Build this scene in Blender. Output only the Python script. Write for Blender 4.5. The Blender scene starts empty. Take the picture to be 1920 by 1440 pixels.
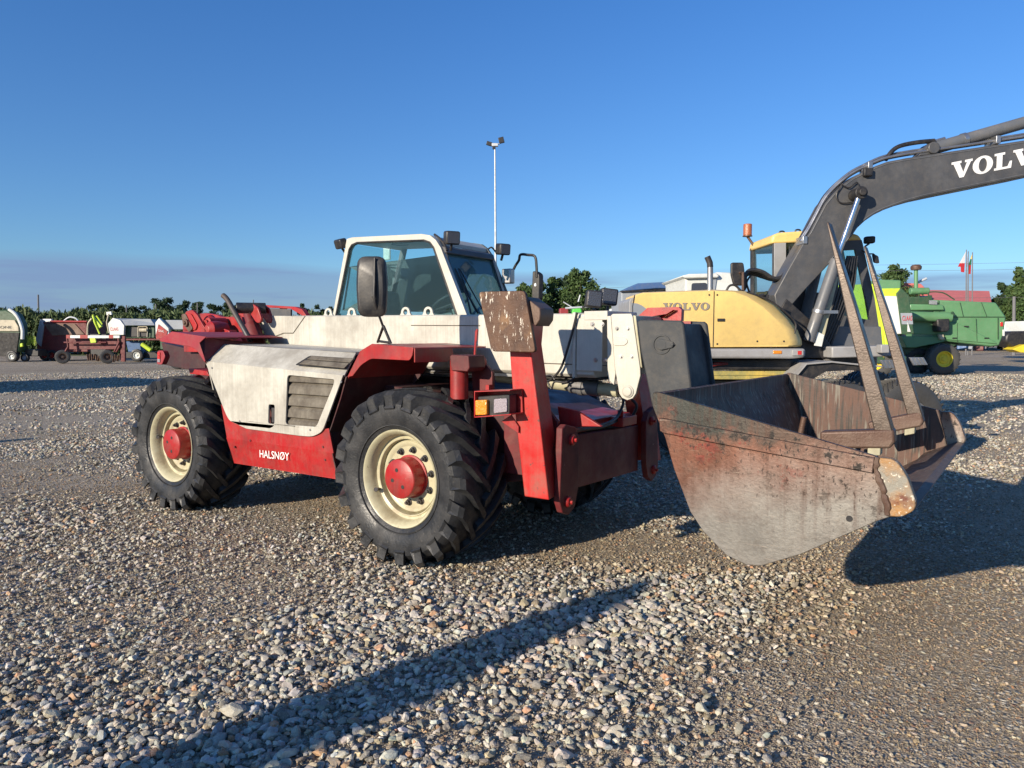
import bpy, bmesh, math, random
import numpy as np
from mathutils import Vector as V, Matrix
from mathutils.geometry import tessellate_polygon
R = math.radians
random.seed(7); rng = np.random.default_rng(11)
sc = bpy.context.scene; COL = sc.collection

# ------------------------------------------------------------------ camera
CAM = V((3.373, -3.559, 1.558)); PITCH = .066; YAW = .601; FPX = 1350.0
cd = bpy.data.cameras.new('camera'); cam = bpy.data.objects.new('camera', cd); COL.objects.link(cam)
cd.sensor_width = 36; cd.lens = FPX/1920*36; cd.clip_start = .05; cd.clip_end = 3000
cam.location = CAM; cam.rotation_euler = (math.pi/2-PITCH, 0, YAW); sc.camera = cam

# ------------------------------------------------------------------ world, sun, exposure
SUN_EL = R(17.5); SUN_AZ = R(79.3)               # the light travels towards SUN_AZ (from +X), falling
tos = V((-math.cos(SUN_AZ)*math.cos(SUN_EL), -math.sin(SUN_AZ)*math.cos(SUN_EL), math.sin(SUN_EL)))
w = bpy.data.worlds.new('World'); sc.world = w; w.use_nodes = True
nt = w.node_tree; nt.nodes.clear()
out = nt.nodes.new('ShaderNodeOutputWorld'); bg = nt.nodes.new('ShaderNodeBackground')
sky = nt.nodes.new('ShaderNodeTexSky'); sky.sky_type = 'NISHITA'; sky.sun_disc = False
sky.sun_elevation = SUN_EL; sky.sun_rotation = math.atan2(tos.x, tos.y)
sky.altitude = 50; sky.air_density = 1.0; sky.dust_density = .35; sky.ozone_density = 3.0
tc = nt.nodes.new('ShaderNodeTexCoord'); sep = nt.nodes.new('ShaderNodeSeparateXYZ')
nt.links.new(tc.outputs['Generated'], sep.inputs[0])
mp = nt.nodes.new('ShaderNodeMapping'); mp.inputs['Scale'].default_value = (2.2, 2.2, 26)
nt.links.new(tc.outputs['Generated'], mp.inputs[0])
no = nt.nodes.new('ShaderNodeTexNoise'); no.inputs['Scale'].default_value = 1.6; no.inputs['Detail'].default_value = 6
nt.links.new(mp.outputs[0], no.inputs[0])
def wmath(op, a, b, clamp=False):
    n = nt.nodes.new('ShaderNodeMath'); n.operation = op; n.use_clamp = clamp
    for i, x in enumerate((a, b)):
        if isinstance(x, (int, float)): n.inputs[i].default_value = x
        elif x is not None: nt.links.new(x, n.inputs[i])
    return n.outputs[0]
mp2 = nt.nodes.new('ShaderNodeMapping'); mp2.inputs['Scale'].default_value = (1.6, 1.6, 2)
nt.links.new(tc.outputs['Generated'], mp2.inputs[0])
no2 = nt.nodes.new('ShaderNodeTexNoise'); no2.inputs['Scale'].default_value = 2.0; no2.inputs['Detail'].default_value = 2
nt.links.new(mp2.outputs[0], no2.inputs[0])
edge = wmath('ADD', .090, wmath('MULTIPLY', wmath('SUBTRACT', no2.outputs[0], .5), .035))
# the bank is tall on the left of the view and breaks up to the right
side = wmath('ADD', wmath('MULTIPLY', sep.outputs[0], -.8256), wmath('MULTIPLY', sep.outputs[1], -.5642))
edge = wmath('ADD', edge, wmath('MULTIPLY', side, .012))
body = wmath('MULTIPLY', wmath('SUBTRACT', edge, sep.outputs[2]), 70, True)
rag = wmath('MULTIPLY', wmath('SUBTRACT', no.outputs[0], .30), 3.2, True)
leftness = wmath('MULTIPLY', wmath('ADD', side, .25), 2.2, True)
rag = wmath('MAXIMUM', rag, wmath('MULTIPLY', leftness, .7))
fac = wmath('MULTIPLY', body, wmath('MULTIPLY', rag, .82))
mix = nt.nodes.new('ShaderNodeMixRGB'); mix.inputs[2].default_value = (1.75, 2.55, 4.4, 1)
tint = nt.nodes.new('ShaderNodeMixRGB'); tint.blend_type = 'MULTIPLY'; tint.inputs[0].default_value = 1
tl = nt.nodes.new('ShaderNodeMixRGB'); tl.inputs[1].default_value = (.70, .90, 1.12, 1); tl.inputs[2].default_value = (.50, .93, 1.42, 1); nt.links.new(wmath('MULTIPLY', sep.outputs[2], 2.4, True), tl.inputs[0]); nt.links.new(tl.outputs[0], tint.inputs[2])
nt.links.new(sky.outputs[0], tint.inputs[1])
nt.links.new(fac, mix.inputs[0]); nt.links.new(tint.outputs[0], mix.inputs[1])
nt.links.new(mix.outputs[0], bg.inputs[0]); bg.inputs[1].default_value = .088
nt.links.new(bg.outputs[0], out.inputs[0])
sd = bpy.data.lights.new('sun', 'SUN'); sd.energy = 5; sd.angle = R(.5); sd.color = (1, .87, .70)
so = bpy.data.objects.new('sun', sd); COL.objects.link(so); so.rotation_euler = tos.to_track_quat('Z', 'Y').to_euler()
sc.view_settings.view_transform = 'Standard'; sc.view_settings.look = 'None'
sc.view_settings.exposure = 0.5; sc.view_settings.gamma = 1
sc.cycles.max_bounces = 8; sc.cycles.transparent_max_bounces = 24

# ------------------------------------------------------------------ measuring helpers (pixel of the 1920x1440 photo -> point on a real plane)
_f = V((-math.sin(YAW)*math.cos(PITCH), math.cos(YAW)*math.cos(PITCH), -math.sin(PITCH)))
_r = V((math.cos(YAW), math.sin(YAW), 0)); _u = _r.cross(_f); FH = V((-math.sin(YAW), math.cos(YAW), 0))
def ray(px, py): return _f + _r*((px-960)/FPX) - _u*((py-720)/FPX)
def Q(px, py, x=None, y=None, z=None):
    d = ray(px, py)
    if x is not None: t = (x-CAM.x)/d.x
    elif y is not None: t = (y-CAM.y)/d.y
    else: t = (z-CAM.z)/d.z
    return CAM + d*t
def QS(pts, **k): return [Q(a, b, **k) for a, b in pts]
def QP(px, py, P, n): d = ray(px, py); return CAM + d*((V(P)-CAM).dot(V(n))/d.dot(V(n)))
class Frame:
    "upright plane at a depth from the camera, turned by yaw; off moves it away"
    def __init__(s, depth, yaw=0, px=960):
        s.n = (Matrix.Rotation(yaw, 3, 'Z') @ FH); s.n.normalize(); s.s = (Matrix.Rotation(yaw, 3, 'Z') @ _r)
        s.c = CAM + FH*depth + _r*((px-960)/FPX*depth); s.c.z = 0
    def p(s, px, py, off=0): return QP(px, py, s.c + s.n*off, s.n)
    def ps(s, pts, off=0): return [s.p(a, b, off) for a, b in pts]
    def g(s, px, off=0): q = s.p(px, 640, off); q.z = 0; return q

# ------------------------------------------------------------------ node materials
class NM:
    def __init__(s, name):
        s.m = bpy.data.materials.new(name); s.m.use_nodes = True; s.t = s.m.node_tree
        s.b = s.t.nodes['Principled BSDF']; s.tc = s.t.nodes.new('ShaderNodeTexCoord').outputs['Object']
    def link(s, a, b): s.t.links.new(a, b)
    def put(s, sock, v):
        if isinstance(v, bpy.types.NodeSocket): s.link(v, sock)
        elif isinstance(v, (tuple, list)): sock.default_value = (*v, 1) if len(v) == 3 and sock.type == 'RGBA' else v
        else: sock.default_value = v
    def map(s, scale=(1, 1, 1), vec=None, rot=(0, 0, 0)):
        n = s.t.nodes.new('ShaderNodeMapping'); n.inputs['Scale'].default_value = scale; n.inputs['Rotation'].default_value = rot
        s.link(vec or s.tc, n.inputs[0]); return n.outputs[0]
    def noise(s, scale, detail=5, vec=None, rough=.55, dist=0):
        n = s.t.nodes.new('ShaderNodeTexNoise'); n.inputs['Scale'].default_value = scale; n.inputs['Detail'].default_value = detail
        n.inputs['Roughness'].default_value = rough; n.inputs['Distortion'].default_value = dist
        s.link(vec or s.tc, n.inputs[0]); return n.outputs['Fac']
    def vor(s, scale, vec=None, feature='F1', outp='Distance', rand=1):
        n = s.t.nodes.new('ShaderNodeTexVoronoi'); n.inputs['Scale'].default_value = scale; n.feature = feature
        n.inputs['Randomness'].default_value = rand
        s.link(vec or s.tc, n.inputs[0]); return n.outputs[outp]
    def ramp(s, fac, a, b, lo=0.0, hi=1.0):
        n = s.t.nodes.new('ShaderNodeMapRange'); n.clamp = True
        s.put(n.inputs[0], fac); n.inputs[1].default_value = a; n.inputs[2].default_value = b; n.inputs[3].default_value = lo; n.inputs[4].default_value = hi
        return n.outputs[0]
    def mix(s, fac, a, b, mode='MIX'):
        n = s.t.nodes.new('ShaderNodeMixRGB'); n.blend_type = mode
        for i, v in enumerate((fac, a, b)): s.put(n.inputs[i], v)
        return n.outputs[0]
    def math(s, op, a, b=0.0, clamp=False):
        n = s.t.nodes.new('ShaderNodeMath'); n.operation = op; n.use_clamp = clamp
        s.put(n.inputs[0], a); s.put(n.inputs[1], b); return n.outputs[0]
    def sep(s, vec=None):
        n = s.t.nodes.new('ShaderNodeSeparateXYZ'); s.link(vec or s.tc, n.inputs[0]); return n.outputs
    def bump(s, h, strength=.3, dist=.01, prev=None):
        n = s.t.nodes.new('ShaderNodeBump'); n.inputs['Strength'].default_value = strength; n.inputs['Distance'].default_value = dist
        s.link(h, n.inputs['Height'])
        if prev: s.link(prev, n.inputs['Normal'])
        return n.outputs[0]
    def set(s, color=None, rough=None, metal=None, normal=None, spec=None, alpha=None, trans=None):
        for k, v in (('Base Color', color), ('Roughness', rough), ('Metallic', metal), ('Normal', normal), ('Specular IOR Level', spec), ('Alpha', alpha), ('Transmission Weight', trans)):
            if v is not None: s.put(s.b.inputs[k], v)
        return s.m
def paint(name, base, dirt=None, dlo=.52, dhi=.72, damt=.6, streak=None, samt=.4, rough=.45, chips=None, camt=.66, bump=.12, metal=0, spec=.5, dscale=3, wave=0):
    m = NM(name); c = m.mix(m.ramp(m.noise(1.3, 5), .3, .7), tuple(x*.9 for x in base), tuple(min(1, x*1.12) for x in base)); c = m.mix(m.math('MULTIPLY', m.ramp(m.noise(11, 8, rough=.75), .45, .8), .30), c, (.20, .165, .12))
    if dirt: c = m.mix(m.math('MULTIPLY', m.ramp(m.noise(dscale, 9, rough=.68), dlo, dhi), damt), c, dirt)
    if streak: c = m.mix(m.math('MULTIPLY', m.math('MULTIPLY', m.ramp(m.noise(1, 7, m.map((55, 55, 1.1)), rough=.7, dist=.3), .42, .78), m.ramp(m.noise(1.7, 4), .3, .7, .3, 1)), samt), c, streak)
    if chips: c = m.mix(m.ramp(m.noise(26, 6, rough=.7), camt, camt+.03), c, chips)
    fine = m.noise(90, 4); r = m.ramp(m.noise(6, 6), .3, .75, max(.05, rough-.1), min(1, rough+.18))
    nrm = m.bump(m.math('ADD', fine, m.math('MULTIPLY', m.noise(7, 3), 2.0+wave)), bump, .004)
    return m.set(c, r, metal, nrm, spec)

M = {}
M['red'] = paint('red_paint', (.34, .008, .010), (.13, .020, .020), .46, .68, .75, (.22, .10, .075), .45, .40, (.42, .16, .12), .685, dscale=4)
M['red_scuffed'] = paint('scuffed_red_paint', (.44, .011, .010), (.24, .075, .05), .50, .66, .7, (.30, .12, .085), .5, .40, (.12, .05, .04), .64, dscale=5)
M['red_faded'] = paint('faded_red_paint', (.26, .018, .028), (.16, .03, .035), .5, .7, .6, None, 0, .55, (.5, .25, .2), .69)
M['maroon'] = paint('maroon_and_shaded_red_paint', (.13, .010, .012), (.05, .016, .016), .48, .7, .75, (.05, .02, .02), .4, .55, (.35, .2, .16), .69)  # dark red parts, and red darkened to stand in for shade on frames
M['white'] = paint('weathered_white_paint', (.50, .485, .42), (.40, .37, .30), .50, .75, .6, (.33, .31, .25), .5, .42, (.30, .22, .15), .735)
M['white_grimy'] = paint('grimy_white_paint', (.50, .485, .42), (.23, .21, .175), .42, .68, .75, (.24, .22, .18), .75, .46, (.18, .15, .11), .70)
M['cream'] = paint('cream_paint', (.47, .44, .29), (.24, .18, .10), .50, .70, .7, None, 0, .38, (.09, .05, .03), .665)
M['olive'] = paint('olive_cream_paint', (.42, .40, .27), (.16, .13, .08), .5, .7, .6, None, 0, .45, (.1, .06, .03), .69)
M['shaded_frame'] = paint('shade_darkened_frame_red', (.060, .010, .012), (.022, .014, .013), .45, .65, .8, (.03, .015, .013), .4, .5, (.16, .06, .05), .70)  # frame red darkened to paint in the shade under the bodywork
M['black'] = paint('black_plastic', (.016, .016, .018), (.04, .038, .036), .52, .75, .5, None, 0, .45)
M['black_metal'] = paint('worn_black_steel', (.040, .044, .048), (.062, .064, .064), .5, .72, .5, (.06, .055, .05), .3, .60, (.22, .15, .11), .73, bump=.16, wave=1, spec=.3)
M['exhaust'] = paint('sooty_pipe_steel', (.045, .045, .05), (.11, .08, .06), .5, .7, .7, None, 0, .5, metal=.3)
M['steel'] = paint('bare_steel', (.42, .42, .42), (.2, .17, .14), .55, .75, .6, None, 0, .33, metal=.85)
M['chrome'] = paint('chromed_rod', (.75, .75, .77), None, rough=.15, metal=1, bump=.02)
M['galv'] = paint('galvanised_steel', (.55, .58, .60), (.4, .42, .42), rough=.5, metal=.3)
M['yellow'] = paint('faded_yellow_paint', (.80, .56, .185), (.68, .49, .19), .5, .75, .5, (.50, .36, .16), .22, .42, None, bump=.05)
M['yellow_worn'] = paint('worn_yellow_green_paint', (.55, .42, .10), (.20, .22, .10), .42, .6, .85, (.2, .12, .05), .4, .55, (.12, .08, .04), .63)
M['boomgrey'] = paint('dark_grey_boom_paint', (.066, .067, .070), (.11, .11, .112), .46, .7, .75, (.05, .05, .05), .35, .42, None, bump=.05)
M['cylgrey'] = paint('grey_cylinder_paint', (.105, .112, .122), (.21, .19, .17), .5, .7, .6, None, 0, .45, (.25, .12, .06), .70)
M['skirtgrey'] = paint('light_grey_skirt_paint', (.30, .30, .30), (.17, .16, .15), .5, .7, .7, None, 0, .5)
M['lettergrey'] = paint('grey_letter_film', (.25, .22, .18), None, rough=.5)
M['letterwhite'] = paint('white_letter_film', (.80, .80, .78), None, rough=.4, bump=.01)
M['letterred'] = paint('red_letter_film', (.55, .06, .06), None, rough=.4, bump=.01)
M['letterblack'] = paint('black_letter_film', (.03, .03, .03), None, rough=.4, bump=.01)
M['green'] = paint('farm_green_paint', (.10, .245, .11), (.15, .28, .15), .5, .75, .6, (.15, .25, .13), .3, .42, (.10, .12, .06), .71)
M['darkgreen'] = paint('dark_green_paint', (.028, .075, .035), (.05, .06, .03), .5, .7, .6, None, 0, .5)
M['lime'] = paint('lime_green_paint', (.50, .66, .035), (.30, .42, .07), .5, .75, .5, None, 0, .42, (.15, .2, .05), .70)
M['brightgreen'] = paint('bright_green_paint', (.10, .55, .07), (.1, .35, .08), rough=.5)
M['offwhite'] = paint('offwhite_sheet_paint', (.66, .68, .64), (.5, .52, .48), .5, .75, .5, (.45, .46, .42), .3, .45, (.3, .2, .12), .71)
M['greysheet'] = paint('grey_sheet_metal', (.26, .29, .32), (.33, .35, .36), .5, .7, .6, None, 0, .5)
M['beige'] = paint('beige_panel_paint', (.46, .41, .29), (.3, .26, .2), .5, .7, .6, None, 0, .5)
M['bluepaint'] = paint('blue_paint', (.03, .10, .24), (.05, .06, .08), rough=.5)
M['roofblue'] = paint('blue_metal_roofing', (.05, .11, .25), (.10, .14, .22), rough=.5)
M['roofred'] = paint('pink_red_metal_roofing', (.56, .15, .13), (.50, .19, .16), .5, .75, .5, rough=.6, bump=.05)
M['hubyellow'] = paint('yellow_wheel_paint', (.78, .60, .03), (.45, .35, .08), rough=.5)
M['rust'] = paint('brown_rusty_steel', (.105, .058, .040), (.19, .135, .10), .45, .65, .7, (.07, .045, .035), .5, .52, (.36, .30, .24), .68, bump=.4, metal=.25)
M['tinesteel'] = paint('scuffed_tine_steel', (.072, .055, .044), (.15, .12, .10), .45, .62, .75, (.10, .06, .045), .5, .42, (.46, .40, .33), .66, bump=.35, metal=.45)
M['slat'] = paint('dusty_brown_vent_slats', (.085, .072, .055), (.22, .20, .16), .42, .66, .8, (.035, .025, .018), .7, .85, dscale=6)
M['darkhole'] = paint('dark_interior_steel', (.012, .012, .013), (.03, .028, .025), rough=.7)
M['seat'] = paint('dark_seat_vinyl', (.03, .035, .04), None, rough=.7)
M['liner'] = paint('grey_cab_lining', (.11, .125, .13), None, rough=.8)
M['pole'] = paint('weathered_pole', (.15, .15, .155), None, rough=.8)
M['bark'] = paint('grey_brown_bark', (.09, .07, .05), None, rough=.9, bump=.5)

def rubber(name, base=(.019, .020, .022)):
    m = NM(name); dust = m.ramp(m.noise(5, 8, rough=.7), .46, .70)
    c = m.mix(m.math('MULTIPLY', dust, .5), base, (.085, .082, .078))
    c = m.mix(m.ramp(m.noise(38, 6), .62, .80, 0, .5), c, (.13, .12, .10)); 
    return m.set(c, m.ramp(m.noise(9, 5), .35, .7, .34, .75), 0, m.bump(m.math('ADD', m.noise(70, 4), m.math('MULTIPLY', m.noise(14, 4), 2)), .35, .006), .4)
M['rubber'] = rubber('black_tyre_rubber'); M['rubber_old'] = rubber('dusty_tyre_rubber', (.06, .058, .054))

def glass(name, col, mixf=.12, rough=.03):
    m = bpy.data.materials.new(name); m.use_nodes = True; t = m.node_tree; t.nodes.clear()
    o = t.nodes.new('ShaderNodeOutputMaterial'); tr = t.nodes.new('ShaderNodeBsdfTransparent'); gl = t.nodes.new('ShaderNodeBsdfGlossy')
    df = t.nodes.new('ShaderNodeBsdfDiffuse'); df.inputs[0].default_value = (.20, .34, .36, 1)
    fr = t.nodes.new('ShaderNodeMath'); fr.operation = 'MULTIPLY_ADD'; fr.inputs[1].default_value = .85; fr.inputs[2].default_value = .035; pw = t.nodes.new('ShaderNodeMath'); pw.operation = 'POWER'; pw.inputs[1].default_value = 4.5
    lw = t.nodes.new('ShaderNodeLayerWeight'); t.links.new(lw.outputs['Facing'], pw.inputs[0]); t.links.new(pw.outputs[0], fr.inputs[0])
    tr.inputs[0].default_value = (*col, 1); gl.inputs['Roughness'].default_value = rough
    m1 = t.nodes.new('ShaderNodeMixShader'); m1.inputs[0].default_value = mixf; m2 = t.nodes.new('ShaderNodeMixShader')
    t.links.new(tr.outputs[0], m1.inputs[1]); t.links.new(df.outputs[0], m1.inputs[2])
    t.links.new(fr.outputs[0], m2.inputs[0]); t.links.new(m1.outputs[0], m2.inputs[1]); t.links.new(gl.outputs[0], m2.inputs[2])
    t.links.new(m2.outputs[0], o.inputs[0]); return m
M['glass'] = glass('teal_cab_glass', (.80, .93, .945), .03)
M['glass_dusty'] = glass('dusty_teal_windscreen', (.72, .88, .91), .26)
M['glass_far'] = glass('green_tinted_glass', (.84, .94, .93), .02)
def lens(name, col, rough=.2):
    m = NM(name); cells = m.vor(140, outp='Distance')
    return m.set(m.mix(m.ramp(cells, .2, .9), col, tuple(x*.72 for x in col)), rough, 0, m.bump(cells, .5, .004), .8)
M['amber'] = lens('amber_lens', (.80, .27, .015)); M['clear'] = lens('clear_lamp_lens', (.34, .29, .31), .12); M['lampglass'] = lens('dusty_lamp_glass', (.055, .06, .075), .2)
M['redlens'] = lens('red_lens', (.6, .03, .02))
M['beacon'] = lens('brown_orange_beacon', (.42, .13, .05), .3)

def bucket_mat(name, inside=False):
    "object space: origin at (2.3, 1.08, .6); d = depth below the upper edge of the side plate"
    m = NM(name); x, y, z = m.sep()
    n1 = m.noise(4, 9, rough=.7); n2 = m.noise(15, 8, rough=.72); n3 = m.noise(2.0, 5)
    d = m.math('SUBTRACT', m.math('SUBTRACT', .583, m.math('MULTIPLY', x, .2115)), z)
    dn = m.math('ADD', d, m.math('MULTIPLY', m.math('SUBTRACT', n1, .5), .30))
    if inside:
        st = m.noise(1, 6, m.map((34, 34, 2.2), rot=(0, .45, 0)))
        c = m.mix(m.ramp(n1, .35, .65), (.06, .034, .026), (.125, .066, .046))
        c = m.mix(m.ramp(st, .50, .58), c, (.040, .032, .026)); c = m.mix(m.math('MULTIPLY', m.ramp(m.noise(1, 7, m.map((44, 44, 3), rot=(0, .45, 0))), .56, .62), .85), c, (.17, .155, .125))
        c = m.mix(m.math('MULTIPLY', m.ramp(x, .55, .85), m.ramp(n1, .3, .55)), c, (.125, .098, .078)); r = m.ramp(n1, .3, .7, .5, .75); me = .1
    else:
        gl = m.math('ADD', m.math('ADD', dn, m.math('MULTIPLY', x, .42)), m.math('MULTIPLY', m.math('SUBTRACT', n3, .5), .25))
        c = m.mix(m.ramp(gl, .20, .52), (.165, .072, .046), (.235, .222, .20))
        c = m.mix(m.math('MULTIPLY', m.ramp(n2, .5, .7), .5), c, (.11, .085, .065))
        top = m.math('SUBTRACT', m.math('ADD', dn, m.math('MULTIPLY', x, .10)), m.math('MULTIPLY', m.math('SUBTRACT', n2, .5), .22))
        c = m.mix(m.math('MULTIPLY', m.ramp(top, .17, .08), m.ramp(x, .55, -.05, .35, 1)), c, (.042, .044, .038))
        c = m.mix(m.math('MULTIPLY', m.math('MULTIPLY', m.ramp(m.math('ADD', m.noise(7, 7, rough=.75), m.math('MULTIPLY', n2, .5)), .80, .84), m.ramp(x, .45, .05)), m.ramp(m.math('ABSOLUTE', m.math('SUBTRACT', dn, .18)), .11, .03)), c, (.19, .045, .032))
        c = m.mix(m.math('MULTIPLY', m.ramp(n2, .565, .60), m.ramp(dn, .34, .12)), c, (.022, .018, .016))
        c = m.mix(m.math('MULTIPLY', m.ramp(m.noise(70, 3, m.map((1, 1, .5))), .60, .64), m.ramp(dn, .55, .1)), c, (.03, .022, .02))
        c = m.mix(m.math('MULTIPLY', m.math('MULTIPLY', m.ramp(m.noise(1, 6, m.map((26, 26, 1.5))), .5, .66), m.ramp(d, .62, .2)), .6), c, (.075, .036, .024))
        for rt, sc_ in ((.9, 130), (-.5, 90), (.2, 160)):
            k = m.noise(1, 3, m.map((4, 4, sc_), rot=(0, rt, 0))); c = m.mix(m.math('MULTIPLY', m.math('MULTIPLY', m.ramp(k, .68, .71), m.ramp(m.noise(3.3, 3), .45, .6)), .55), c, (.36, .29, .23))
        c = m.mix(m.math('MULTIPLY', m.ramp(m.noise(1, 5, m.map((14, 14, 150), rot=(0, -.5, 0))), .5, .7), m.ramp(gl, .3, .6, 0, .45)), c, (.15, .14, .125))
        r = m.ramp(n1, .3, .7, .30, .52); me = .6
    return m.set(c, r, me, m.bump(m.math('ADD', m.noise(60, 5), m.math('MULTIPLY', n2, 1.2)), .18, .004))
M['bucket'] = bucket_mat('worn_bucket_steel'); M['bucket_in'] = bucket_mat('rusty_bucket_inside', inside=True)
def lip_mat():
    m = NM('orange_rusted_wear_plate'); n = m.noise(5, 9, rough=.7); x, y, z = m.sep()
    c = m.mix(m.ramp(n, .4, .6), (.24, .225, .185), (.34, .175, .055)); c = m.mix(m.ramp(m.noise(8, 6), .56, .66), c, (.14, .05, .03))
    c = m.mix(m.ramp(m.noise(60, 4), .6, .66), c, (.55, .50, .40))
    return m.set(c, .6, .2, m.bump(m.noise(40, 6, rough=.7), .7, .008))
M['lip'] = lip_mat()
def pad_mat():
    m = NM('flaking_brown_pad_steel'); n = m.noise(1, 9, m.map((34, 34, 9)), rough=.78)
    c = m.mix(m.ramp(m.noise(9, 6), .35, .65), (.055, .026, .015), (.12, .060, .032)); c = m.mix(m.ramp(m.noise(5, 6), .55, .66), c, (.22, .12, .055))
    c = m.mix(m.ramp(n, .575, .60), c, (.68, .62, .52))
    return m.set(c, .6, .1, m.bump(m.math('ADD', n, m.noise(50, 5)), .6, .008))
M['pad'] = pad_mat()

# ------------------------------------------------------------------ mesh building
def frame_of(d):
    d = d.normalized(); a = V((0, 0, 1)) if abs(d.z) < .9 else V((1, 0, 0)); s = d.cross(a).normalized(); return d, s, d.cross(s).normalized()
class MB:
    def __init__(s): s.v = []; s.f = []
    def add(s, vs, fs):
        o = len(s.v); s.v += [V(p) for p in vs]; s.f += [tuple(o+i for i in f) for f in fs]; return s
    def prism(s, pts, vec, holes=()):
        vec = V(vec); loops = [list(map(V, pts))]+[list(map(V, h)) for h in holes]; flat = [p for l in loops for p in l]; n = len(flat)
        vs = flat+[p+vec for p in flat]; fs = []
        if holes:
            tri = tessellate_polygon(loops); fs += [tuple(t) for t in tri]+[tuple(n+i for i in reversed(t)) for t in tri]
        else: fs += [tuple(range(n)), tuple(n+i for i in reversed(range(n)))]
        o = 0
        for l in loops:
            k = len(l); fs += [(o+i, o+(i+1) % k, n+o+(i+1) % k, n+o+i) for i in range(k)]; o += k
        return s.add(vs, fs)
    def strip(s, pts, vec, th):
        "bent sheet: open polyline pts swept along vec, thickness vector function th"
        vec = V(vec); k = len(pts); a = [V(p) for p in pts]; th = V(th); vs = a+[p+th for p in a]+[p+vec for p in a]+[p+vec+th for p in a]; fs = []
        for i in range(k-1):
            fs += [(i, i+1, 2*k+i+1, 2*k+i), (k+i, 3*k+i, 3*k+i+1, k+i+1), (i, k+i, k+i+1, i+1), (2*k+i, 2*k+i+1, 3*k+i+1, 3*k+i)]
        fs += [(0, 2*k, 3*k, k), (k-1, 2*k-1, 4*k-1, 3*k-1)]
        return s.add(vs, fs)
    def box(s, x0, x1, y0, y1, z0, z1): return s.prism([(x0, y0, z0), (x1, y0, z0), (x1, y0, z1), (x0, y0, z1)], (0, y1-y0, 0))
    def obox(s, c, dx, dy, dz):
        c, dx, dy, dz = map(V, (c, dx, dy, dz)); return s.prism([c-dx-dy-dz, c+dx-dy-dz, c+dx-dy+dz, c-dx-dy+dz], dy*2)
    def tube(s, path, r, n=12, caps=True, flat=1.0):
        path = [V(p) for p in path]; rs = r if isinstance(r, (list, tuple)) else [r]*len(path); vs = []; fs = []
        d, a, b = frame_of(path[1]-path[0])
        for i, p in enumerate(path):
            t = (path[min(i+1, len(path)-1)]-path[max(i-1, 0)]).normalized()
            a = (a-t*a.dot(t)).normalized(); b = t.cross(a)
            vs += [p+a*math.cos(2*math.pi*j/n)*rs[i]+b*math.sin(2*math.pi*j/n)*rs[i]*flat for j in range(n)]
        for i in range(len(path)-1): fs += [(i*n+j, i*n+(j+1) % n, (i+1)*n+(j+1) % n, (i+1)*n+j) for j in range(n)]
        if caps: fs += [tuple(reversed(range(n))), tuple((len(path)-1)*n+j for j in range(n))]
        return s.add(vs, fs)
    def cyl(s, a, b, r, n=20): return s.tube([a, b], r, n)
    def lathe(s, prof, org, axis, n=48, close=False):
        "prof: (radius, distance along axis)"
        d, a, b = frame_of(V(axis)); org = V(org); vs = []; fs = []; k = len(prof)
        for j in range(n):
            t = 2*math.pi*j/n; e = a*math.cos(t)+b*math.sin(t); vs += [org+e*r+d*h for r, h in prof]
        for j in range(n):
            j2 = (j+1) % n; fs += [(j*k+i, j*k+i+1, j2*k+i+1, j2*k+i) for i in range(k-1)]
            if close: fs.append((j*k+k-1, j*k, j2*k, j2*k+k-1))
        return s.add(vs, fs)
    def build(s, name, mat, parent=None, bevel=0, seg=2, smooth=35, **tags):
        me = bpy.data.meshes.new(name); off = parent_origin(parent)
        me.from_pydata([p-off for p in s.v], [], s.f); me.materials.append(mat if not isinstance(mat, str) else M[mat])
        bm = bmesh.new(); bm.from_mesh(me); bmesh.ops.remove_doubles(bm, verts=bm.verts, dist=1e-5); bmesh.ops.recalc_face_normals(bm, faces=bm.faces); bm.to_mesh(me); bm.free()
        me.polygons.foreach_set('use_smooth', [True]*len(me.polygons)); me.set_sharp_from_angle(angle=R(smooth))
        o = bpy.data.objects.new(name, me); COL.objects.link(o)
        if parent: o.parent = parent
        if bevel:
            b = o.modifiers.new('edge', 'BEVEL'); b.width = bevel; b.segments = seg; b.limit_method = 'ANGLE'; b.angle_limit = R(40); b.harden_normals = False
        for k, v in tags.items(): o[k] = v
        return o
def parent_origin(p):
    o = V((0, 0, 0))
    while p is not None: o += p.location; p = p.parent
    return o
def thing(name, label, cat, loc=(0, 0, 0), group=None):
    o = bpy.data.objects.new(name, None); COL.objects.link(o); o.location = loc; o.empty_display_size = .2
    o['label'] = label; o['category'] = cat
    if group: o['group'] = group
    return o
def copy_tree(o, parent=None):
    c = o.copy(); COL.objects.link(c); c.parent = parent
    for ch in list(o.children): copy_tree(ch, c)
    return c
def rnd(pts, r, n=5, only=None):
    "round the corners of a polygon"
    P = [V(p) for p in pts]; o = []
    for i, p in enumerate(P):
        if only is not None and i not in only: o.append(p); continue
        rr = r[i] if isinstance(r, dict) else r; a = P[i-1]-p; b = P[(i+1) % len(P)]-p; q = min(rr, a.length*.45, b.length*.45)
        A = p+a.normalized()*q; B = p+b.normalized()*q
        for j in range(n+1):
            t = j/n; o.append(A*(1-t)**2+p*2*t*(1-t)+B*t*t)
    return o
def smooth_path(pts, n=6):
    P = [V(p) for p in pts]; P = [P[0]*2-P[1]]+P+[P[-1]*2-P[-2]]; o = []
    for i in range(1, len(P)-2):
        for j in range(n):
            t = j/n; a, b, c, d = P[i-1:i+3]
            o.append(.5*((2*b)+(c-a)*t+(2*a-5*b+4*c-d)*t*t+(3*b-a-3*c+d)*t**3))
    o.append(P[-2]); return o
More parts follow.
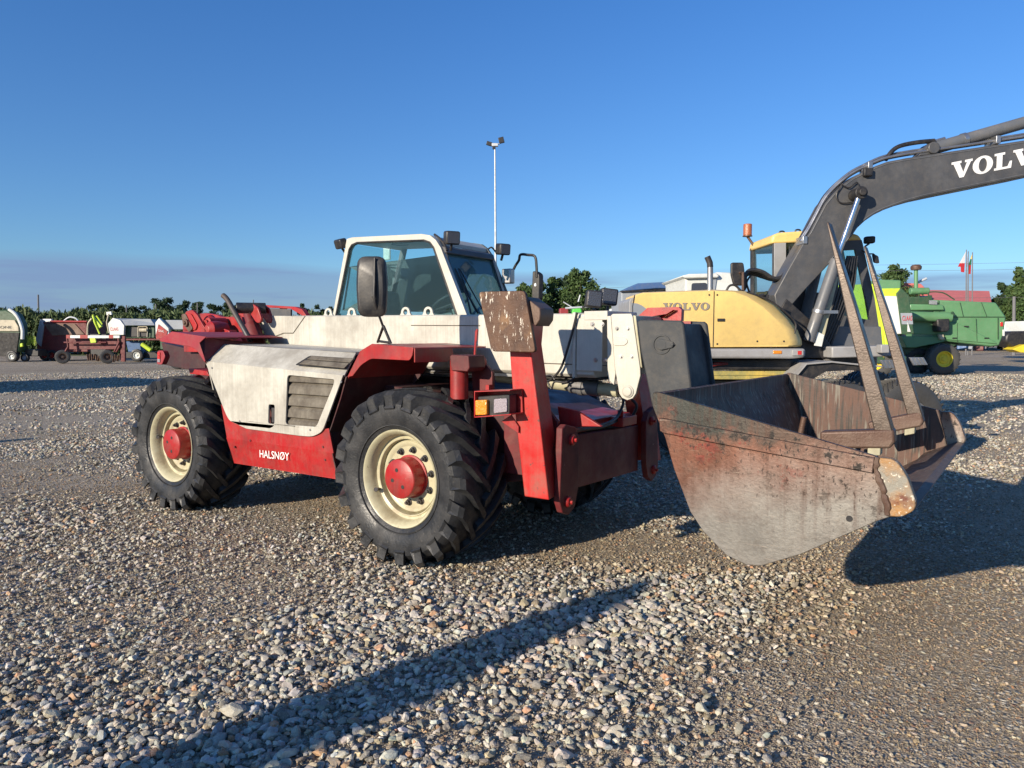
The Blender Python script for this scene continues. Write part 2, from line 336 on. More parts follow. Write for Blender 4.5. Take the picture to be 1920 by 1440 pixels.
def text_into(mb, body, org, xd, ud, height, width=None, depth=.003):
    cu = bpy.data.curves.new('txt', 'FONT'); cu.body = body; cu.resolution_u = 3; ob = bpy.data.objects.new('txt', cu); COL.objects.link(ob)
    dg = bpy.context.evaluated_depsgraph_get(); me = bpy.data.meshes.new_from_object(ob.evaluated_get(dg))
    vs = [v.co.copy() for v in me.vertices]; fs = [tuple(p.vertices) for p in me.polygons]
    bpy.data.objects.remove(ob); bpy.data.curves.remove(cu); bpy.data.meshes.remove(me)
    x0 = min(v.x for v in vs); x1 = max(v.x for v in vs); y1 = max(v.y for v in vs); y0 = min(v.y for v in vs)
    xd = V(xd).normalized(); ud = V(ud).normalized(); nn = xd.cross(ud).normalized()
    k = height/(y1-y0); kx = (width/(x1-x0)) if width else k
    P = [V(org)+xd*(v.x-x0)*kx+ud*(v.y-y0)*k+nn*depth for v in vs]; mb.add(P, fs); return mb
def slab_letters(mb, word, org, xd, ud, h, depth=.006):
    xd = V(xd).normalized(); ud = V(ud).normalized(); nn = xd.cross(ud).normalized(); x = 0
    for ch in word:
        if ch == 'V': pts = [(0, 1), (.60, 1), (.60, .86), (.50, .86), (.74, .30), (.94, .86), (.82, .86), (.82, 1), (1.28, 1), (1.28, .86), (1.18, .86), (.78, 0), (.52, 0), (.12, .86), (0, .86)]; hole = (); wd = 1.30
        elif ch == 'L': pts = [(0, 1), (.64, 1), (.64, .86), (.49, .86), (.49, .13), (.82, .13), (.95, .42), (1.08, .42), (1.04, 0), (0, 0), (0, .14), (.14, .14), (.14, .86), (0, .86)]; hole = (); wd = 1.14
        else:
            pts = [(.62+.62*math.cos(t), .5+.54*math.sin(t)) for t in [2*math.pi*i/28 for i in range(28)]]
            hole = ([(.62+.25*math.cos(t), .5+.40*math.sin(t)) for t in [2*math.pi*i/28 for i in range(28)]],); wd = 1.32
        f = lambda q: V(org)+xd*(x+q[0])*h+ud*q[1]*h
        mb.prism([f(q) for q in pts], nn*depth, [[f(q) for q in hh] for hh in hole]); x += wd
    return mb
def simple_wheel(parent, c, axis, r, wdt, rim, rimmat, tyremat='rubber_old', lugs=18, hub=None):
    "axis points away from the viewer; wheel outer face at c"
    d = V(axis).normalized(); c = V(c)
    t = MB(); t.lathe([(rim, .02), (rim*1.06, -.005), (rim+(r-rim)*.55, -.03*r/.5), (r*.93, .0), (r*.97, wdt*.15), (r*.97, wdt*.85), (r*.93, wdt), (rim+(r-rim)*.55, wdt+.02), (rim, wdt)], c, d, 40, True)
    if lugs:
        _, a, b = frame_of(d)
        for k in range(lugs):
            for side in (0, 1):
                t0 = 2*math.pi*(k+.5*side)/lugs; sec = []
                for u in (0, 1):
                    th = t0+(.28*u if side == 0 else .28*(1-u)); hh = wdt*(.5*side+.5*u); wv = .35*math.pi/lugs
                    for dt, rr in ((-wv, r*.95), (wv, r*.95), (wv*.7, r), (-wv*.7, r)): sec.append(c+(a*math.cos(th+dt)+b*math.sin(th+dt))*rr+d*hh)
                t.add(sec, [(0, 1, 2, 3), (4, 5, 6, 7), (0, 1, 5, 4), (1, 2, 6, 5), (2, 3, 7, 6), (3, 0, 4, 7)])
    wh = t.build('wheel', tyremat, parent)
    m = MB(); m.lathe([(rim*1.02, .0), (rim*.93, .0), (rim*.88, wdt*.22), (rim*.62, wdt*.26), (rim*.5, wdt*.14), (rim*.28, wdt*.14), (rim*.26, wdt*.02), (.001, wdt*.02)], c, d, 32)
    m.build('rim', rimmat, wh); return wh
X, Y, Z = V((1, 0, 0)), V((0, 1, 0)), V((0, 0, 1))
#==SCENE==
# ================================================================== GROUND
GRAVEL_DIST = 70
def ground_mat():
    m = NM('gravel_yard'); far = m.noise(.35, 5); mid = m.noise(1.6, 6)
    c1 = m.vor(38, outp='Color'); d1 = m.vor(38); c2 = m.vor(95, outp='Color'); d2 = m.vor(95)
    s1 = m.t.nodes.new('ShaderNodeSeparateColor'); m.link(c1, s1.inputs[0]); s2 = m.t.nodes.new('ShaderNodeSeparateColor'); m.link(c2, s2.inputs[0])
    dirt = m.mix(m.ramp(mid, .35, .65), (.155, .112, .070), (.26, .20, .13))
    st = m.mix(s1.outputs[0], (.24, .21, .16), (.58, .535, .43)); st = m.mix(m.ramp(s1.outputs[1], .88, .92), st, (.30, .15, .09))
    fine = m.mix(s2.outputs[0], (.17, .13, .085), (.46, .39, .285))
    c = m.mix(m.math('MULTIPLY', m.ramp(s2.outputs[2], .25, .35), .8), dirt, fine)
    stone = m.math('MULTIPLY', m.ramp(d1, .62, .45), m.ramp(s1.outputs[2], .3, .4))
    stone = m.math('MULTIPLY', stone, m.ramp(far, .40, .52, .35, 1))
    c = m.mix(stone, c, st); c = m.mix(m.ramp(m.noise(.12, 4), .35, .65, 0, .35), c, (.47, .41, .325), 'MIX')
    h = m.math('ADD', m.math('MULTIPLY', m.ramp(d1, 0, .7, 1, 0), stone), m.math('MULTIPLY', m.ramp(d2, 0, .7, 1, 0), .35))
    return m.set(c, .9, 0, m.bump(m.math('ADD', h, m.math('MULTIPLY', far, 1.5)), 1.0, .011), .25)
g = MB(); g.add([(-900, -900, 0), (900, -900, 0), (900, 900, 0), (-900, 900, 0)], [(0, 1, 2, 3)])
gr = g.build('ground', ground_mat()); gr['kind'] = 'structure'

def gravel():
    bm = bmesh.new(); bmesh.ops.create_icosphere(bm, subdivisions=1, radius=1); bm.verts.ensure_lookup_table()
    v12 = np.array([v.co[:] for v in bm.verts]); f12 = np.array([[v.index for v in f.verts] for f in bm.faces]); bm.free()
    bm = bmesh.new(); bmesh.ops.create_icosphere(bm, subdivisions=2, radius=1)
    v42 = np.array([v.co[:] for v in bm.verts]); f42 = np.array([[v.index for v in f.verts] for f in bm.faces]); bm.free()
    def patch(x, y):
        s = np.zeros_like(x)
        for k, (a, b, ph) in enumerate(((.9, .5, 0), (-.6, 1.1, 2), (1.7, -1.3, 4), (.35, 2.3, 1), (-2.6, .9, 5), (3.1, 2.9, 3))): s += np.sin(a*x+b*y+ph+1.3*np.sin(b*x*.7-a*y*.6+ph))*(1 if k < 3 else .6)
        return s/3.2
    VV = []; FF = []; CC = []; off = 0
    rings = ((1.25, 4.2, 5200, v12, f12, .0022, .0085), (4.2, 8.5, 2100, v12, f12, .004, .011), (8.5, 14, 480, v12, f12, .007, .0119), (1.25, 4.2, 2000, v42, f42, .0085, .029), (4.2, 7, 1300, v12, f12, .009, .027), (7, 14, 420, v12, f12, .012, .032), (14, 36, 95, v12, f12, .018, .046))
    fa = math.atan2(FH.y, FH.x)
    for r0, r1, dens, bv, bf, s0, s1 in rings:
        area = R(118)/2*(r1*r1-r0*r0); n = int(area*dens)
        rr = np.sqrt(rng.uniform(r0*r0, r1*r1, n)); th = fa+rng.uniform(-R(59), R(59), n)
        x = CAM.x+rr*np.cos(th); y = CAM.y+rr*np.sin(th); pt = patch(x, y)
        # coarse stones lie in drifts, fine packed dirt shows between them; towards the right foreground it is packed
        rgt = (x-CAM.x)*_r.x+(y-CAM.y)*_r.y; fw = (x-CAM.x)*FH.x+(y-CAM.y)*FH.y
        pack = np.clip((rgt-.9)/1.2, 0, 1)*np.clip((5.2-fw)/1.5, 0, 1)
        pack = np.maximum(pack, .75*np.exp(-((fw-5.1)/.55)**2)*np.clip((rgt+.2)/.8, 0, 1)); pack = np.maximum(pack, .8*np.exp(-((fw-6.4+.25*rgt)/.45)**2)*np.clip((-rgt-.6)/.8, 0, 1))
        cov = np.clip(.58+.62*pt-.55*pack, .07, 1) if s1 > .012 else np.ones(n); keep = rng.uniform(0, 1, n) < cov
        x, y, pt, pack = x[keep], y[keep], pt[keep], pack[keep]; n = len(x)
        small = s1 < .012; sz = s0+(s1-s0)*rng.beta(1.3, 4.0, n)*(1 if small else np.clip(1.05+.55*pt-.75*pack, .2, 2)); big = (rng.uniform(0, 1, n) < .008) & (not small); sz = np.where(big, sz*1.7, sz)
        print('stones', n)
        asp = np.stack([rng.uniform(.85, 1.5, n), rng.uniform(.7, 1.1, n), rng.uniform(.45, .8, n)], -1)*sz[:, None]
        var = bv[None]*(1+rng.uniform(-.20, .20, (n, len(bv), 1)))+rng.uniform(-.08, .08, (n, len(bv), 3))
        # chip flat faces off the stones so they read as crushed rock
        for _ in range(5):
            dn = rng.normal(0, 1, (n, 3)); dn /= np.linalg.norm(dn, axis=1)[:, None]; lim = rng.uniform(.45, .8, n)
            ex = np.maximum(np.einsum('nvk,nk->nv', var, dn)-lim[:, None], 0); var = var-ex[..., None]*dn[:, None, :]
        P = var*asp[:, None, :]
        a = rng.uniform(0, 2*np.pi, n); t = rng.normal(0, .35, n); ca, sa, ct, s_ = np.cos(a), np.sin(a), np.cos(t), np.sin(t)
        px = P[..., 0]*ct[:, None]-P[..., 2]*s_[:, None]; pz = P[..., 0]*s_[:, None]+P[..., 2]*ct[:, None]; py = P[..., 1]
        qx = px*ca[:, None]-py*sa[:, None]+x[:, None]; qy = px*sa[:, None]+py*ca[:, None]+y[:, None]
        lay = rng.uniform(0, 1, n)**2*np.where(pack > .4, .2, 1.0)
        qz = pz+(asp[:, 2]*(.25+.55*rng.uniform(0, 1, n))+lay*.014)[:, None]
        VV.append(np.stack([qx, qy, qz], -1).reshape(-1, 3)); k = len(bv)
        FF.append((bf[None]+(np.arange(n)*k)[:, None, None]).reshape(-1, 3)+off); off += n*k
        base = (np.array([.39, .322, .232]) if small else np.array([.55, .508, .415]))[None]*rng.uniform(.40, 1.2, n)[:, None]*(1+rng.normal(0, .035, (n, 3)))
        u = rng.uniform(0, 1, n)
        base[u < .045] *= np.array([1.0, .62, .42]); base[(u > .045) & (u < .13)] *= np.array([.50, .50, .52]); base[(u > .13) & (u < .22)] *= np.array([.86, .95, 1.08]); base[(u > .22) & (u < .32)] *= np.array([.86, .74, .58])
        base = np.where(pack[:, None] > .35, base*np.array([.88, .80, .70]), base)
        CC.append(np.repeat(np.clip(base, .02, .75), len(bf), 0))
    Vv = np.concatenate(VV).astype(np.float32); F = np.concatenate(FF).astype(np.int32); C = np.concatenate(CC).astype(np.float32)
    me = bpy.data.meshes.new('gravel_stones'); me.vertices.add(len(Vv)); me.vertices.foreach_set('co', Vv.ravel())
    me.loops.add(F.size); me.loops.foreach_set('vertex_index', F.ravel()); me.polygons.add(len(F)); me.polygons.foreach_set('loop_start', np.arange(0, F.size, 3, dtype=np.int32))
    me.polygons.foreach_set('use_smooth', np.zeros(len(F), dtype=bool)); me.update(); at = me.attributes.new('stone_colour', 'FLOAT_COLOR', 'FACE'); at.data.foreach_set('color', np.concatenate([C, np.ones((len(C), 1), np.float32)], 1).ravel())
    m = NM('loose_limestone'); a = m.t.nodes.new('ShaderNodeAttribute'); a.attribute_name = 'stone_colour'
    c = m.mix(m.ramp(m.noise(55, 5), .38, .7, 0, .5), a.outputs[0], (.25, .205, .14)); c = m.mix(m.ramp(m.noise(160, 3), .5, .7, 0, .3), c, (.60, .57, .50))
    m.set(c, .85, 0, m.bump(m.noise(190, 4), .6, .003), .3); me.materials.append(m.m)
    o = bpy.data.objects.new('gravel_stones', me); COL.objects.link(o); o['kind'] = 'stuff'; o['label'] = 'loose pale limestone gravel scattered over the yard'; o['category'] = 'gravel'
gravel()

# ================================================================== TELEHANDLER
T = thing('telehandler', 'red and off-white telescopic handler with a rusty front bucket, parked on the gravel', 'telehandler', (-1.4, 1.08, 0))
RC = .59; WB = 2.779
def make_wheel(cx, cy, out):
    "out=-1: outer face looks to -Y"
    w_ = bpy.data.objects.new('wheel', None); COL.objects.link(w_); w_.parent = T; w_.location = V((cx, cy, RC))-T.location
    ax = V((0, -out, 0)); c = V((cx, cy, RC)); W = .40
    t = MB(); t.lathe([(.325, .015), (.345, -.004), (.40, -.028), (.46, -.044), (.515, -.036), (.548, -.004), (.565, .04), (.573, .12), (.575, .20), (.573, .28), (.565, .36), (.548, W), (.515, W+.03), (.46, W+.035), (.40, W+.025), (.33, W)], c, ax, 96, True)
    for rr, hh in ((.50, -.034), (.372, -.020)):      # raised rings on the sidewall
        t.lathe([(rr-.006, hh+.004), (rr-.003, hh-.004), (rr+.003, hh-.004), (rr+.006, hh+.006)], c, ax, 96)
    N = 20
    for side in (0, 1):
        for k in range(N):
            th0 = 2*math.pi*(k+.5*side)/N + .07; secs = []
            prof = [(.475, .485, -.038, .072, -.02), (.49, .575, -.052, .076, -.01), (.53, .602, -.026, .070, .01), (.555, .611, .03, .054, .10), (.565, .614, .10, .050, .24), (.565, .614, .18, .052, .38), (.565, .612, .222, .046, .44)]
            jit = random.uniform(-.004, .004)
            for rb, rt, h, hw, sw in prof:
                hh = h if side == 0 else W-h; a0 = th0-sw+jit
                secs.append([(a0-hw*1.25, rb, hh), (a0+hw*1.25, rb, hh), (a0+hw*.82, rt, hh), (a0-hw*.82, rt, hh)])
            vs = []
            for s in secs:
                for a, r_, h in s: vs.append(c+V((math.cos(a)*r_, h*ax.y, math.sin(a)*r_)))
            fs = [(0, 1, 2, 3), tuple(4*(len(secs)-1)+i for i in (3, 2, 1, 0))]
            for i in range(len(secs)-1):
                for j in range(4): fs.append((4*i+j, 4*i+(j+1) % 4, 4*i+4+(j+1) % 4, 4*i+4+j))
            t.add(vs, fs)
    t.build('tyre', 'rubber', w_, smooth=28)
    r = MB(); r.lathe([(.318, .03), (.335, .006), (.339, -.002), (.335, -.007), (.326, -.004), (.318, .010), (.306, .022), (.300, .060), (.292, .085), (.276, .090), (.270, .082), (.264, .085), (.258, .135), (.262, .150)], c, ax, 96)
    r.lathe([(.262, .150), (.258, .128), (.244, .112), (.225, .114), (.215, .124), (.205, .128), (.10, .128)], c, ax, 96)
    r.build('rim', 'cream', w_, smooth=50)
    h = MB(); h.lathe([(.150, .127), (.150, .115), (.137, .112), (.137, .012), (.134, .004), (.129, 0), (.001, 0)], c, ax, 64)
    h.build('hub', 'red', w_, smooth=40)
    for a in (1.9, 3.4, 5.3):
        q = MB(); q.cyl(c+V((math.cos(a)*.062, -.0015*ax.y, math.sin(a)*.062)), c+V((math.cos(a)*.062, .012*ax.y, math.sin(a)*.062)), .014, 14); q.build('hub_hole', 'darkhole', w_)
    for k in range(10):
        a = 2*math.pi*(k+.3)/10; p0 = c+V((math.cos(a)*.187, .128*ax.y, math.sin(a)*.187)); n = MB()
        n.tube([p0, p0-ax*.007], .025, 16); n.tube([p0-ax*.006, p0-ax*.028], .0175, 6); n.tube([p0-ax*.02, p0-ax*.042], .010, 8)
        n.build('wheel_nut', 'exhaust', w_)
    vv = MB(); a = 3.55; p0 = c+V((math.cos(a)*.285, .075*ax.y, math.sin(a)*.285)); vv.tube([p0, p0-ax*.035+V((.01, 0, .005))], .011, 10); vv.tube([p0-ax*.03, p0-ax*.045+V((.012, 0, .006))], .015, 10); vv.build('valve', 'exhaust', w_)
    return w_
wf = make_wheel(0, 0, -1)
wr = copy_tree(wf, T); wr.location.x -= WB; wr.rotation_euler = (0, .55, 0)
wff = make_wheel(0, 2.16, 1)
wrf = copy_tree(wff, T); wrf.location.x -= WB

HY = .05       # plane of the engine cover and skirt
# --- engine cover: side panel with the louvre opening and a latch slot
pA, pB = Q(384, 677, y=HY), Q(643, 703.5, y=HY)
outer = [pA, pB]+QS([(604, 810)], y=HY)+QS([(585, 819), (560, 817), (462, 804)], y=HY)+QS([(430, 789), (423, 776)], y=HY)
outer = rnd(outer, .05, only=(2, 3, 6, 7))
vent = rnd(QS([(538.5, 703), (627, 711.5), (625, 722), (593, 800.5), (535, 796)], y=HY), .035)
slot = rnd(QS([(503.5, 758), (515, 759), (514.5, 795), (502.5, 794)], y=HY), .02)
mb = MB(); mb.prism(outer, (0, .014, 0), [vent, slot])
topn = [Q(667, 661.5, y=.30), V((-2.28, .215, 1.49))]
mb.prism([pA+V((0, .0145, 0)), pB+V((0, .0145, 0)), topn[0], topn[1]], (0, .004, -.014))
mb.prism([topn[1], topn[0], V((topn[0].x, .83, topn[0].z)), V((-2.30, .83, 1.49))], (0, 0, -.015))
mb.prism([pA+V((.0, .012, 0)), topn[1]+V((.002, 0, -.002)), V((-2.28, .83, 1.475)), V((-2.28, .83, .9)), V((-2.22, HY+.015, 1.10))], (.012, 0, 0))
cover = mb.build('engine_cover', 'white_grimy', T, bevel=.004)
sl = MB()
z0 = Q(560, 803, y=HY).z-.02; z1 = Q(560, 700, y=HY).z+.02
for k in range(5):
    za = z1-(z1-z0)*k/5; zb = z1-(z1-z0)*(k+1)/5; xa, xb = Q(531, 750, y=HY).x-.01, Q(631-(k+.8)*6.6, 750, y=HY).x+.012
    sl.prism([(xa, HY+.052, za), (xa, HY+.024, za-.03), (xa, HY+.018, zb+.004), (xa, HY+.050, zb-.006)], (xb-xa, 0, 0))
sl.build('vent_slats', 'slat', T, bevel=.003)
# louvre on the sloping top of the cover
nrm = (pB-pA).cross(topn[1]-pA).normalized(); nrm = nrm if nrm.z > 0 else -nrm
fl = lambda pts, lift: [QP(a, b, pA+nrm*lift, nrm) for a, b in pts]
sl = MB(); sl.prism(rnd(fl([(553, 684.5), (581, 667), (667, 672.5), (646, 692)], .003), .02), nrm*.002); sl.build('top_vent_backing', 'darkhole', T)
sl = MB()
sl.prism(fl([(576, 674.5), (585, 668.5), (664, 673.5), (657, 680.5)], .006), nrm*.008); sl.prism(fl([(562, 683), (574, 676), (655, 682), (646, 691)], .006), nrm*.008)
sl.build('top_vent_slats', 'slat', T, bevel=.003)
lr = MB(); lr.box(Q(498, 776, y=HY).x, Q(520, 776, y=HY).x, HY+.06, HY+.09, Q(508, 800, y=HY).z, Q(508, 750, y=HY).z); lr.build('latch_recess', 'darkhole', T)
la = MB(); la.box(*(lambda a, b: (a.x, b.x))(Q(505, 776, y=HY), Q(512, 776, y=HY)), HY+.02, HY+.035, Q(508, 793, y=HY).z, Q(508, 765, y=HY).z); la.build('cover_latch', 'exhaust', T, bevel=.003)

# --- red skirt below
sk = [(416, 762), (425, 821), (439, 868), (634, 899), (627, 865), (616, 804), (606, 806), (588, 823), (462, 809), (430, 792)]
sk1 = QS([(414, 758), (425, 821), (626, 850), (616, 803), (606, 805), (586, 812), (520, 803), (462, 794), (434, 776)], y=HY+.018)
mb = MB(); mb.prism(sk1, (0, .014, 0), )
lowA, lowB = Q(425, 821, y=HY+.018), Q(626, 850, y=HY+.018); botA, botB = Q(439, 868.5, y=HY+.05), Q(634, 899, y=HY+.05)
mb.prism([lowA, lowB, botB, botA], (0, .014, -.003)); mb.prism([botA, botB, botB+V((0, .35, 0)), botA+V((0, .35, 0))], (0, 0, .012))
# hide the part of the sheet behind the louvres
skirt = mb.build('side_skirt', 'red', T, bevel=.003)
tx = MB(); o_, e_ = Q(490.5, 857, y=HY+.030), Q(545.5, 863, y=HY+.030); text_into(tx, 'HALSNØY', o_+V((0, -.016, 0)), (e_-o_), Z, .062, (e_-o_).length, .002); tx.build('lettering', 'letterwhite', skirt)

for px, py, yy in ((440, 838, HY+.018), (610, 862, HY+.03), (470, 826, HY+.018), (606, 838, HY+.018)):
    e = MB(); c = Q(px, py, y=yy); e.tube([c+V((0, .004, 0)), c-V((0, .006, 0))], .010, 6); e.build('bolt', 'maroon', skirt)
for px, py in ((398, 690), (640, 716), (582, 806), (450, 790)):
    e = MB(); c = Q(px, py, y=HY); e.tube([c+V((0, .002, 0)), c-V((0, .005, 0))], .009, 8); e.build('bolt', 'steel', cover)
# --- chassis, sills and inner walls
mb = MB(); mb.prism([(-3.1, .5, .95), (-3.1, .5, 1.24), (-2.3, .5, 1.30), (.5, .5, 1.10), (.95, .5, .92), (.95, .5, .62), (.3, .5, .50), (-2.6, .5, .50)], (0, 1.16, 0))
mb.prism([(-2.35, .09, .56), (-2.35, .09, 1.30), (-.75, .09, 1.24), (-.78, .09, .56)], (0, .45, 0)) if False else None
mb.build('chassis', 'shaded_frame', T, bevel=.01)
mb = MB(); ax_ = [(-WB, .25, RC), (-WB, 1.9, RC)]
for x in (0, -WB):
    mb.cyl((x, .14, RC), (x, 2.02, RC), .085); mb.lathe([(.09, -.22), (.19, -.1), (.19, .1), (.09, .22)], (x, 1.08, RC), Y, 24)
mb.build('axle', 'shaded_frame', T, bevel=.005)
# wheel arch liner between engine cover and front wheel: sheet facing forward and its inner wall
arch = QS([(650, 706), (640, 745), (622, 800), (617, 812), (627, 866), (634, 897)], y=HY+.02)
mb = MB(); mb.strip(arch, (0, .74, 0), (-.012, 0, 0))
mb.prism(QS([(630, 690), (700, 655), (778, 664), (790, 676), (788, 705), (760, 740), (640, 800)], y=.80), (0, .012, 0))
mb.build('wheel_arch_liner', 'shaded_frame', T, bevel=.002)

# --- front mudguard
fy = 0.0
top = QS([(651, 707), (675, 658), (697, 644.5), (775, 651.5)], y=fy)
lip = rnd(QS([(651, 707), (675, 658), (697, 644.5), (775, 651.5), (773, 666), (768, 676), (695, 672.5), (676, 685), (661, 705)], y=fy), .03, only=(5, 6, 7))
mb = MB(); mb.strip([p+V((0, .009, -.002)) for p in top], (0, .80, 0), (0, 0, -.01)); mb.prism(lip, (0, .008, 0))
a = top[3]
mb.prism([a+V((-.004, .009, -.002)), a+V((-.004, .40, -.012)), a+V((-.004, .42, -.075)), a+V((-.004, .34, -.105)), a+V((-.004, .009, -.10))], (.010, 0, 0))
mb.build('front_mudguard', 'red', T, bevel=.004)
# --- rear mudguard with tail lamp box
ry = .02; lipr = QS([(298, 636), (322, 621.5), (386, 631.5), (373.5, 643), (384.5, 677), (383, 679), (371, 660), (366, 655), (356, 650), (301, 640.5)], y=ry)
lipr = rnd(lipr, .03, only=(6, 7))
mb = MB(); mb.prism(lipr, (0, .008, 0))
tr = QS([(322, 621.5), (386, 631.5)], y=ry)
mb.strip([lipr[0]+V((0, .01, 0)), tr[0]+V((0, .01, -.003)), tr[1]+V((0, .01, -.003))], (0, .78, 0), (0, 0, -.01))
mb.build('rear_mudguard', 'red_faded', T, bevel=.004)
mb = MB(); wl = QS([(386, 632.5), (373.5, 643), (384, 677.5)], y=ry+.012)
mb.prism([wl[0], wl[1]+V((.01, 0, 0)), wl[2], V((-2.26, HY+.02, 1.30)), V((-2.26, .80, 1.40)), Q(510, 645.5, y=.83)], (-.012, 0, 0))
mb.build('rear_bulkhead', 'maroon', T, bevel=.002)
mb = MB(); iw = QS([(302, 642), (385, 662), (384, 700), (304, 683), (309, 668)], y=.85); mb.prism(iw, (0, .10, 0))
mb.build('rear_frame', 'shaded_frame', T, bevel=.006)
mb = MB(); mb.prism(rnd(QS([(295, 657.5), (305, 657), (309.5, 668.5), (303, 684), (294, 683)], y=.03), .02), (0, .05, 0)); tb = mb.build('tail_lamp_bracket', 'red_faded', T, bevel=.004)
for py in (663.5, 670, 676):
    l = MB(); c = Q(298, py, y=.026); l.box(c.x-.02, c.x+.02, c.y-.004, c.y+.01, c.z-.014, c.z+.014); l.build('tail_lamp', 'redlens' if py < 675 else 'clear', tb)
mb = MB(); mb.prism(QS([(353, 691), (388, 696), (392, 705), (356, 701)], y=.30), (0, .5, 0)); mb.build('rear_cross_member', 'red', T, bevel=.004)

# --- boom
BY = .85; BW = .42
def bz(px, py): return Q(px, py, y=BY).z
bl, bt, bb = Q(496, 592, y=BY), Q(1140, 588, y=BY), Q(1100, 706.5, y=BY)
x0, x1 = -2.62, 1.02
sec = lambda x, zt, zw, zb, dy=0: [V((x, BY+dy, zt-.012)), V((x, BY+dy+.012, zt)), V((x, BY+BW-dy-.012, zt)), V((x, BY+BW-dy, zt-.012)), V((x, BY+BW-dy, zw)), V((x, BY+BW-dy-.025, zb)), V((x, BY+dy+.025, zb)), V((x, BY+dy, zw))]
def boomsec(mb, xa, xb, za, zb_, dy=0):
    A = sec(xa, *za, dy); B = sec(xb, *zb_, dy); n = len(A); mb.add(A+B, [tuple(range(n)), tuple(n+i for i in reversed(range(n)))]+[(i, (i+1) % n, n+(i+1) % n, n+i) for i in range(n)])
zt0, zt1 = bl.z, bt.z; lerp = lambda x: zt0+(zt1-zt0)*(x-x0)/(x1-x0)
zw = lambda x: lerp(x)-.415; zb = lambda x: lerp(x)-.435
xm = Q(1012, 600, y=BY).x
# rear part of the boom side is cut by the pivot
mb = MB(); boomsec(mb, -2.15, xm-.02, (lerp(-2.2), zw(-2.2), zb(-2.2)), (lerp(xm), zw(xm), zb(xm)), .0)
mb.prism([V((-2.15, BY+.002, lerp(-2.15)-.42)), V((-2.15, BY+.002, lerp(-2.15)-.002)), Q(494, 592, y=BY), Q(488, 612, y=BY), Q(503, 640, y=BY), V((-2.40, BY+.002, 1.42))], (0, BW-.004, 0))
boom = mb.build('boom', 'white_grimy', T, bevel=.005)
mb = MB(); boomsec(mb, xm-.02, x1+.02, (lerp(xm)+.004, zw(xm)-.004, zb(xm)-.006), (lerp(x1)+.004, zw(x1)-.004, zb(x1)-.006), -.012)
# collar, cheek plates
ca = Q(1084, 600, y=BY).x; mb.box(ca, ca+.20, BY-.024, BY-.012, zw(ca)+.02, lerp(ca)-.03); mb.box(ca-.03, ca-.005, BY-.030, BY+BW+.03, zb(ca)-.01, lerp(ca)+.012)
mb.box(ca+.06, ca+.24, BY-.028, BY+BW+.028, lerp(ca)-.045, lerp(ca)+.018)
for px in (1112, 1117): pass
bo = mb.build('boom_section', 'white', T, bevel=.005)
mb = MB()                                            # folded doubler on the rear of the boom side, thin seams proud of the plate
fold = QS([(466, 636.5), (503, 635.5), (532, 624.5), (550, 624.5), (572, 593)], y=BY-.001)
for a, b in zip(fold[:-1], fold[1:]): mb.tube([a, b], .0045, 6)
dl = QS([(771, 610), (900, 610.5)], y=BY-.001); mb.tube(dl, .004, 6); mb.tube(QS([(1018, 681), (1140, 685.5)], y=BY-.014), .004, 6); mb.tube(QS([(787, 697.5), (925, 700)], y=BY+.05), .006, 6)
mb.build('weld_seam', 'slat', boom)
# bright steel wear strip under the boom edge and lifting eyes on its top
mb = MB(); mb.box(-.9, .55, BY+.05, BY+.10, zb(0)-.035, zb(0)-.008); mb.build('wear_strip', 'steel', boom, bevel=.002)
for px, yy in ((615, 1.22), (659, 1.22), (760, 1.22), (802.5, 1.22)):
    c = Q(px, 589, y=yy); c.z = lerp(c.x)-.005; rr = .052
    e = MB(); arc = [c+V((math.cos(t)*rr*1.0, 0, .035+math.sin(t)*rr)) for t in [math.pi*(i/12) for i in range(13)]]
    poly = [c+V((rr*1.5, 0, 0))]+arc+[c+V((-rr*1.5, 0, 0))]; hole = [c+V((math.cos(t)*.026, 0, .042+math.sin(t)*.026)) for t in [2*math.pi*i/16 for i in range(16)]]
    e.prism(poly, (0, .016, 0), [hole]); e.build('lifting_eye', 'white', boom)
for px, py in ((1111, 608), (1129.5, 608), (1117, 675), (1135, 675)):
    c = Q(px, py, y=BY-.024); e = MB(); e.tube([c+V((0, .002, 0)), c-V((0, .004, 0))], .016, 16); e.tube([c-V((0, .004, 0)), c-V((0, .014, 0))], .0105, 6); e.build('bolt', 'steel', bo)

# boom head: side plate, flange, pin
hy = .80
hp = QS([(1145.5, 591), (1149, 588.5), (1183, 588), (1186, 594), (1200, 690), (1200.5, 704), (1192, 738), (1186, 747), (1176, 750.5), (1166, 746), (1161, 738), (1153, 690)], y=hy)
mb = MB(); mb.prism(hp, (0, .03, 0)); mb.prism([p+V((0, BW+.08, 0)) for p in hp], (0, .03, 0))
mb.prism(rnd(QS([(1150, 632), (1172, 632), (1179, 640), (1172, 648), (1150, 648)], y=hy), .02), (0, -.006, 0))
p_ = Q(1177.5, 734, y=hy); mb.lathe([(.042, 0), (.042, -.008), (.034, -.010), (.030, -.018), (.020, -.020), (.001, -.020)], p_, Y, 28)
mb.box(hp[0].x+.02, hp[2].x-.01, hy+.031, hy+BW+.079, 1.30, hp[0].z-.02)
head = mb.build('boom_head', 'white', T, bevel=.004)
for px, py in ((1157, 616), (1177.5, 616), (1164.5, 668.5), (1184.5, 668.5)):
    c = Q(px, py, y=hy); e = MB(); e.tube([c+V((0, .002, 0)), c-V((0, .004, 0))], .014, 16); e.tube([c-V((0, .004, 0)), c-V((0, .014, 0))], .0095, 6); e.build('bolt', 'steel', head)
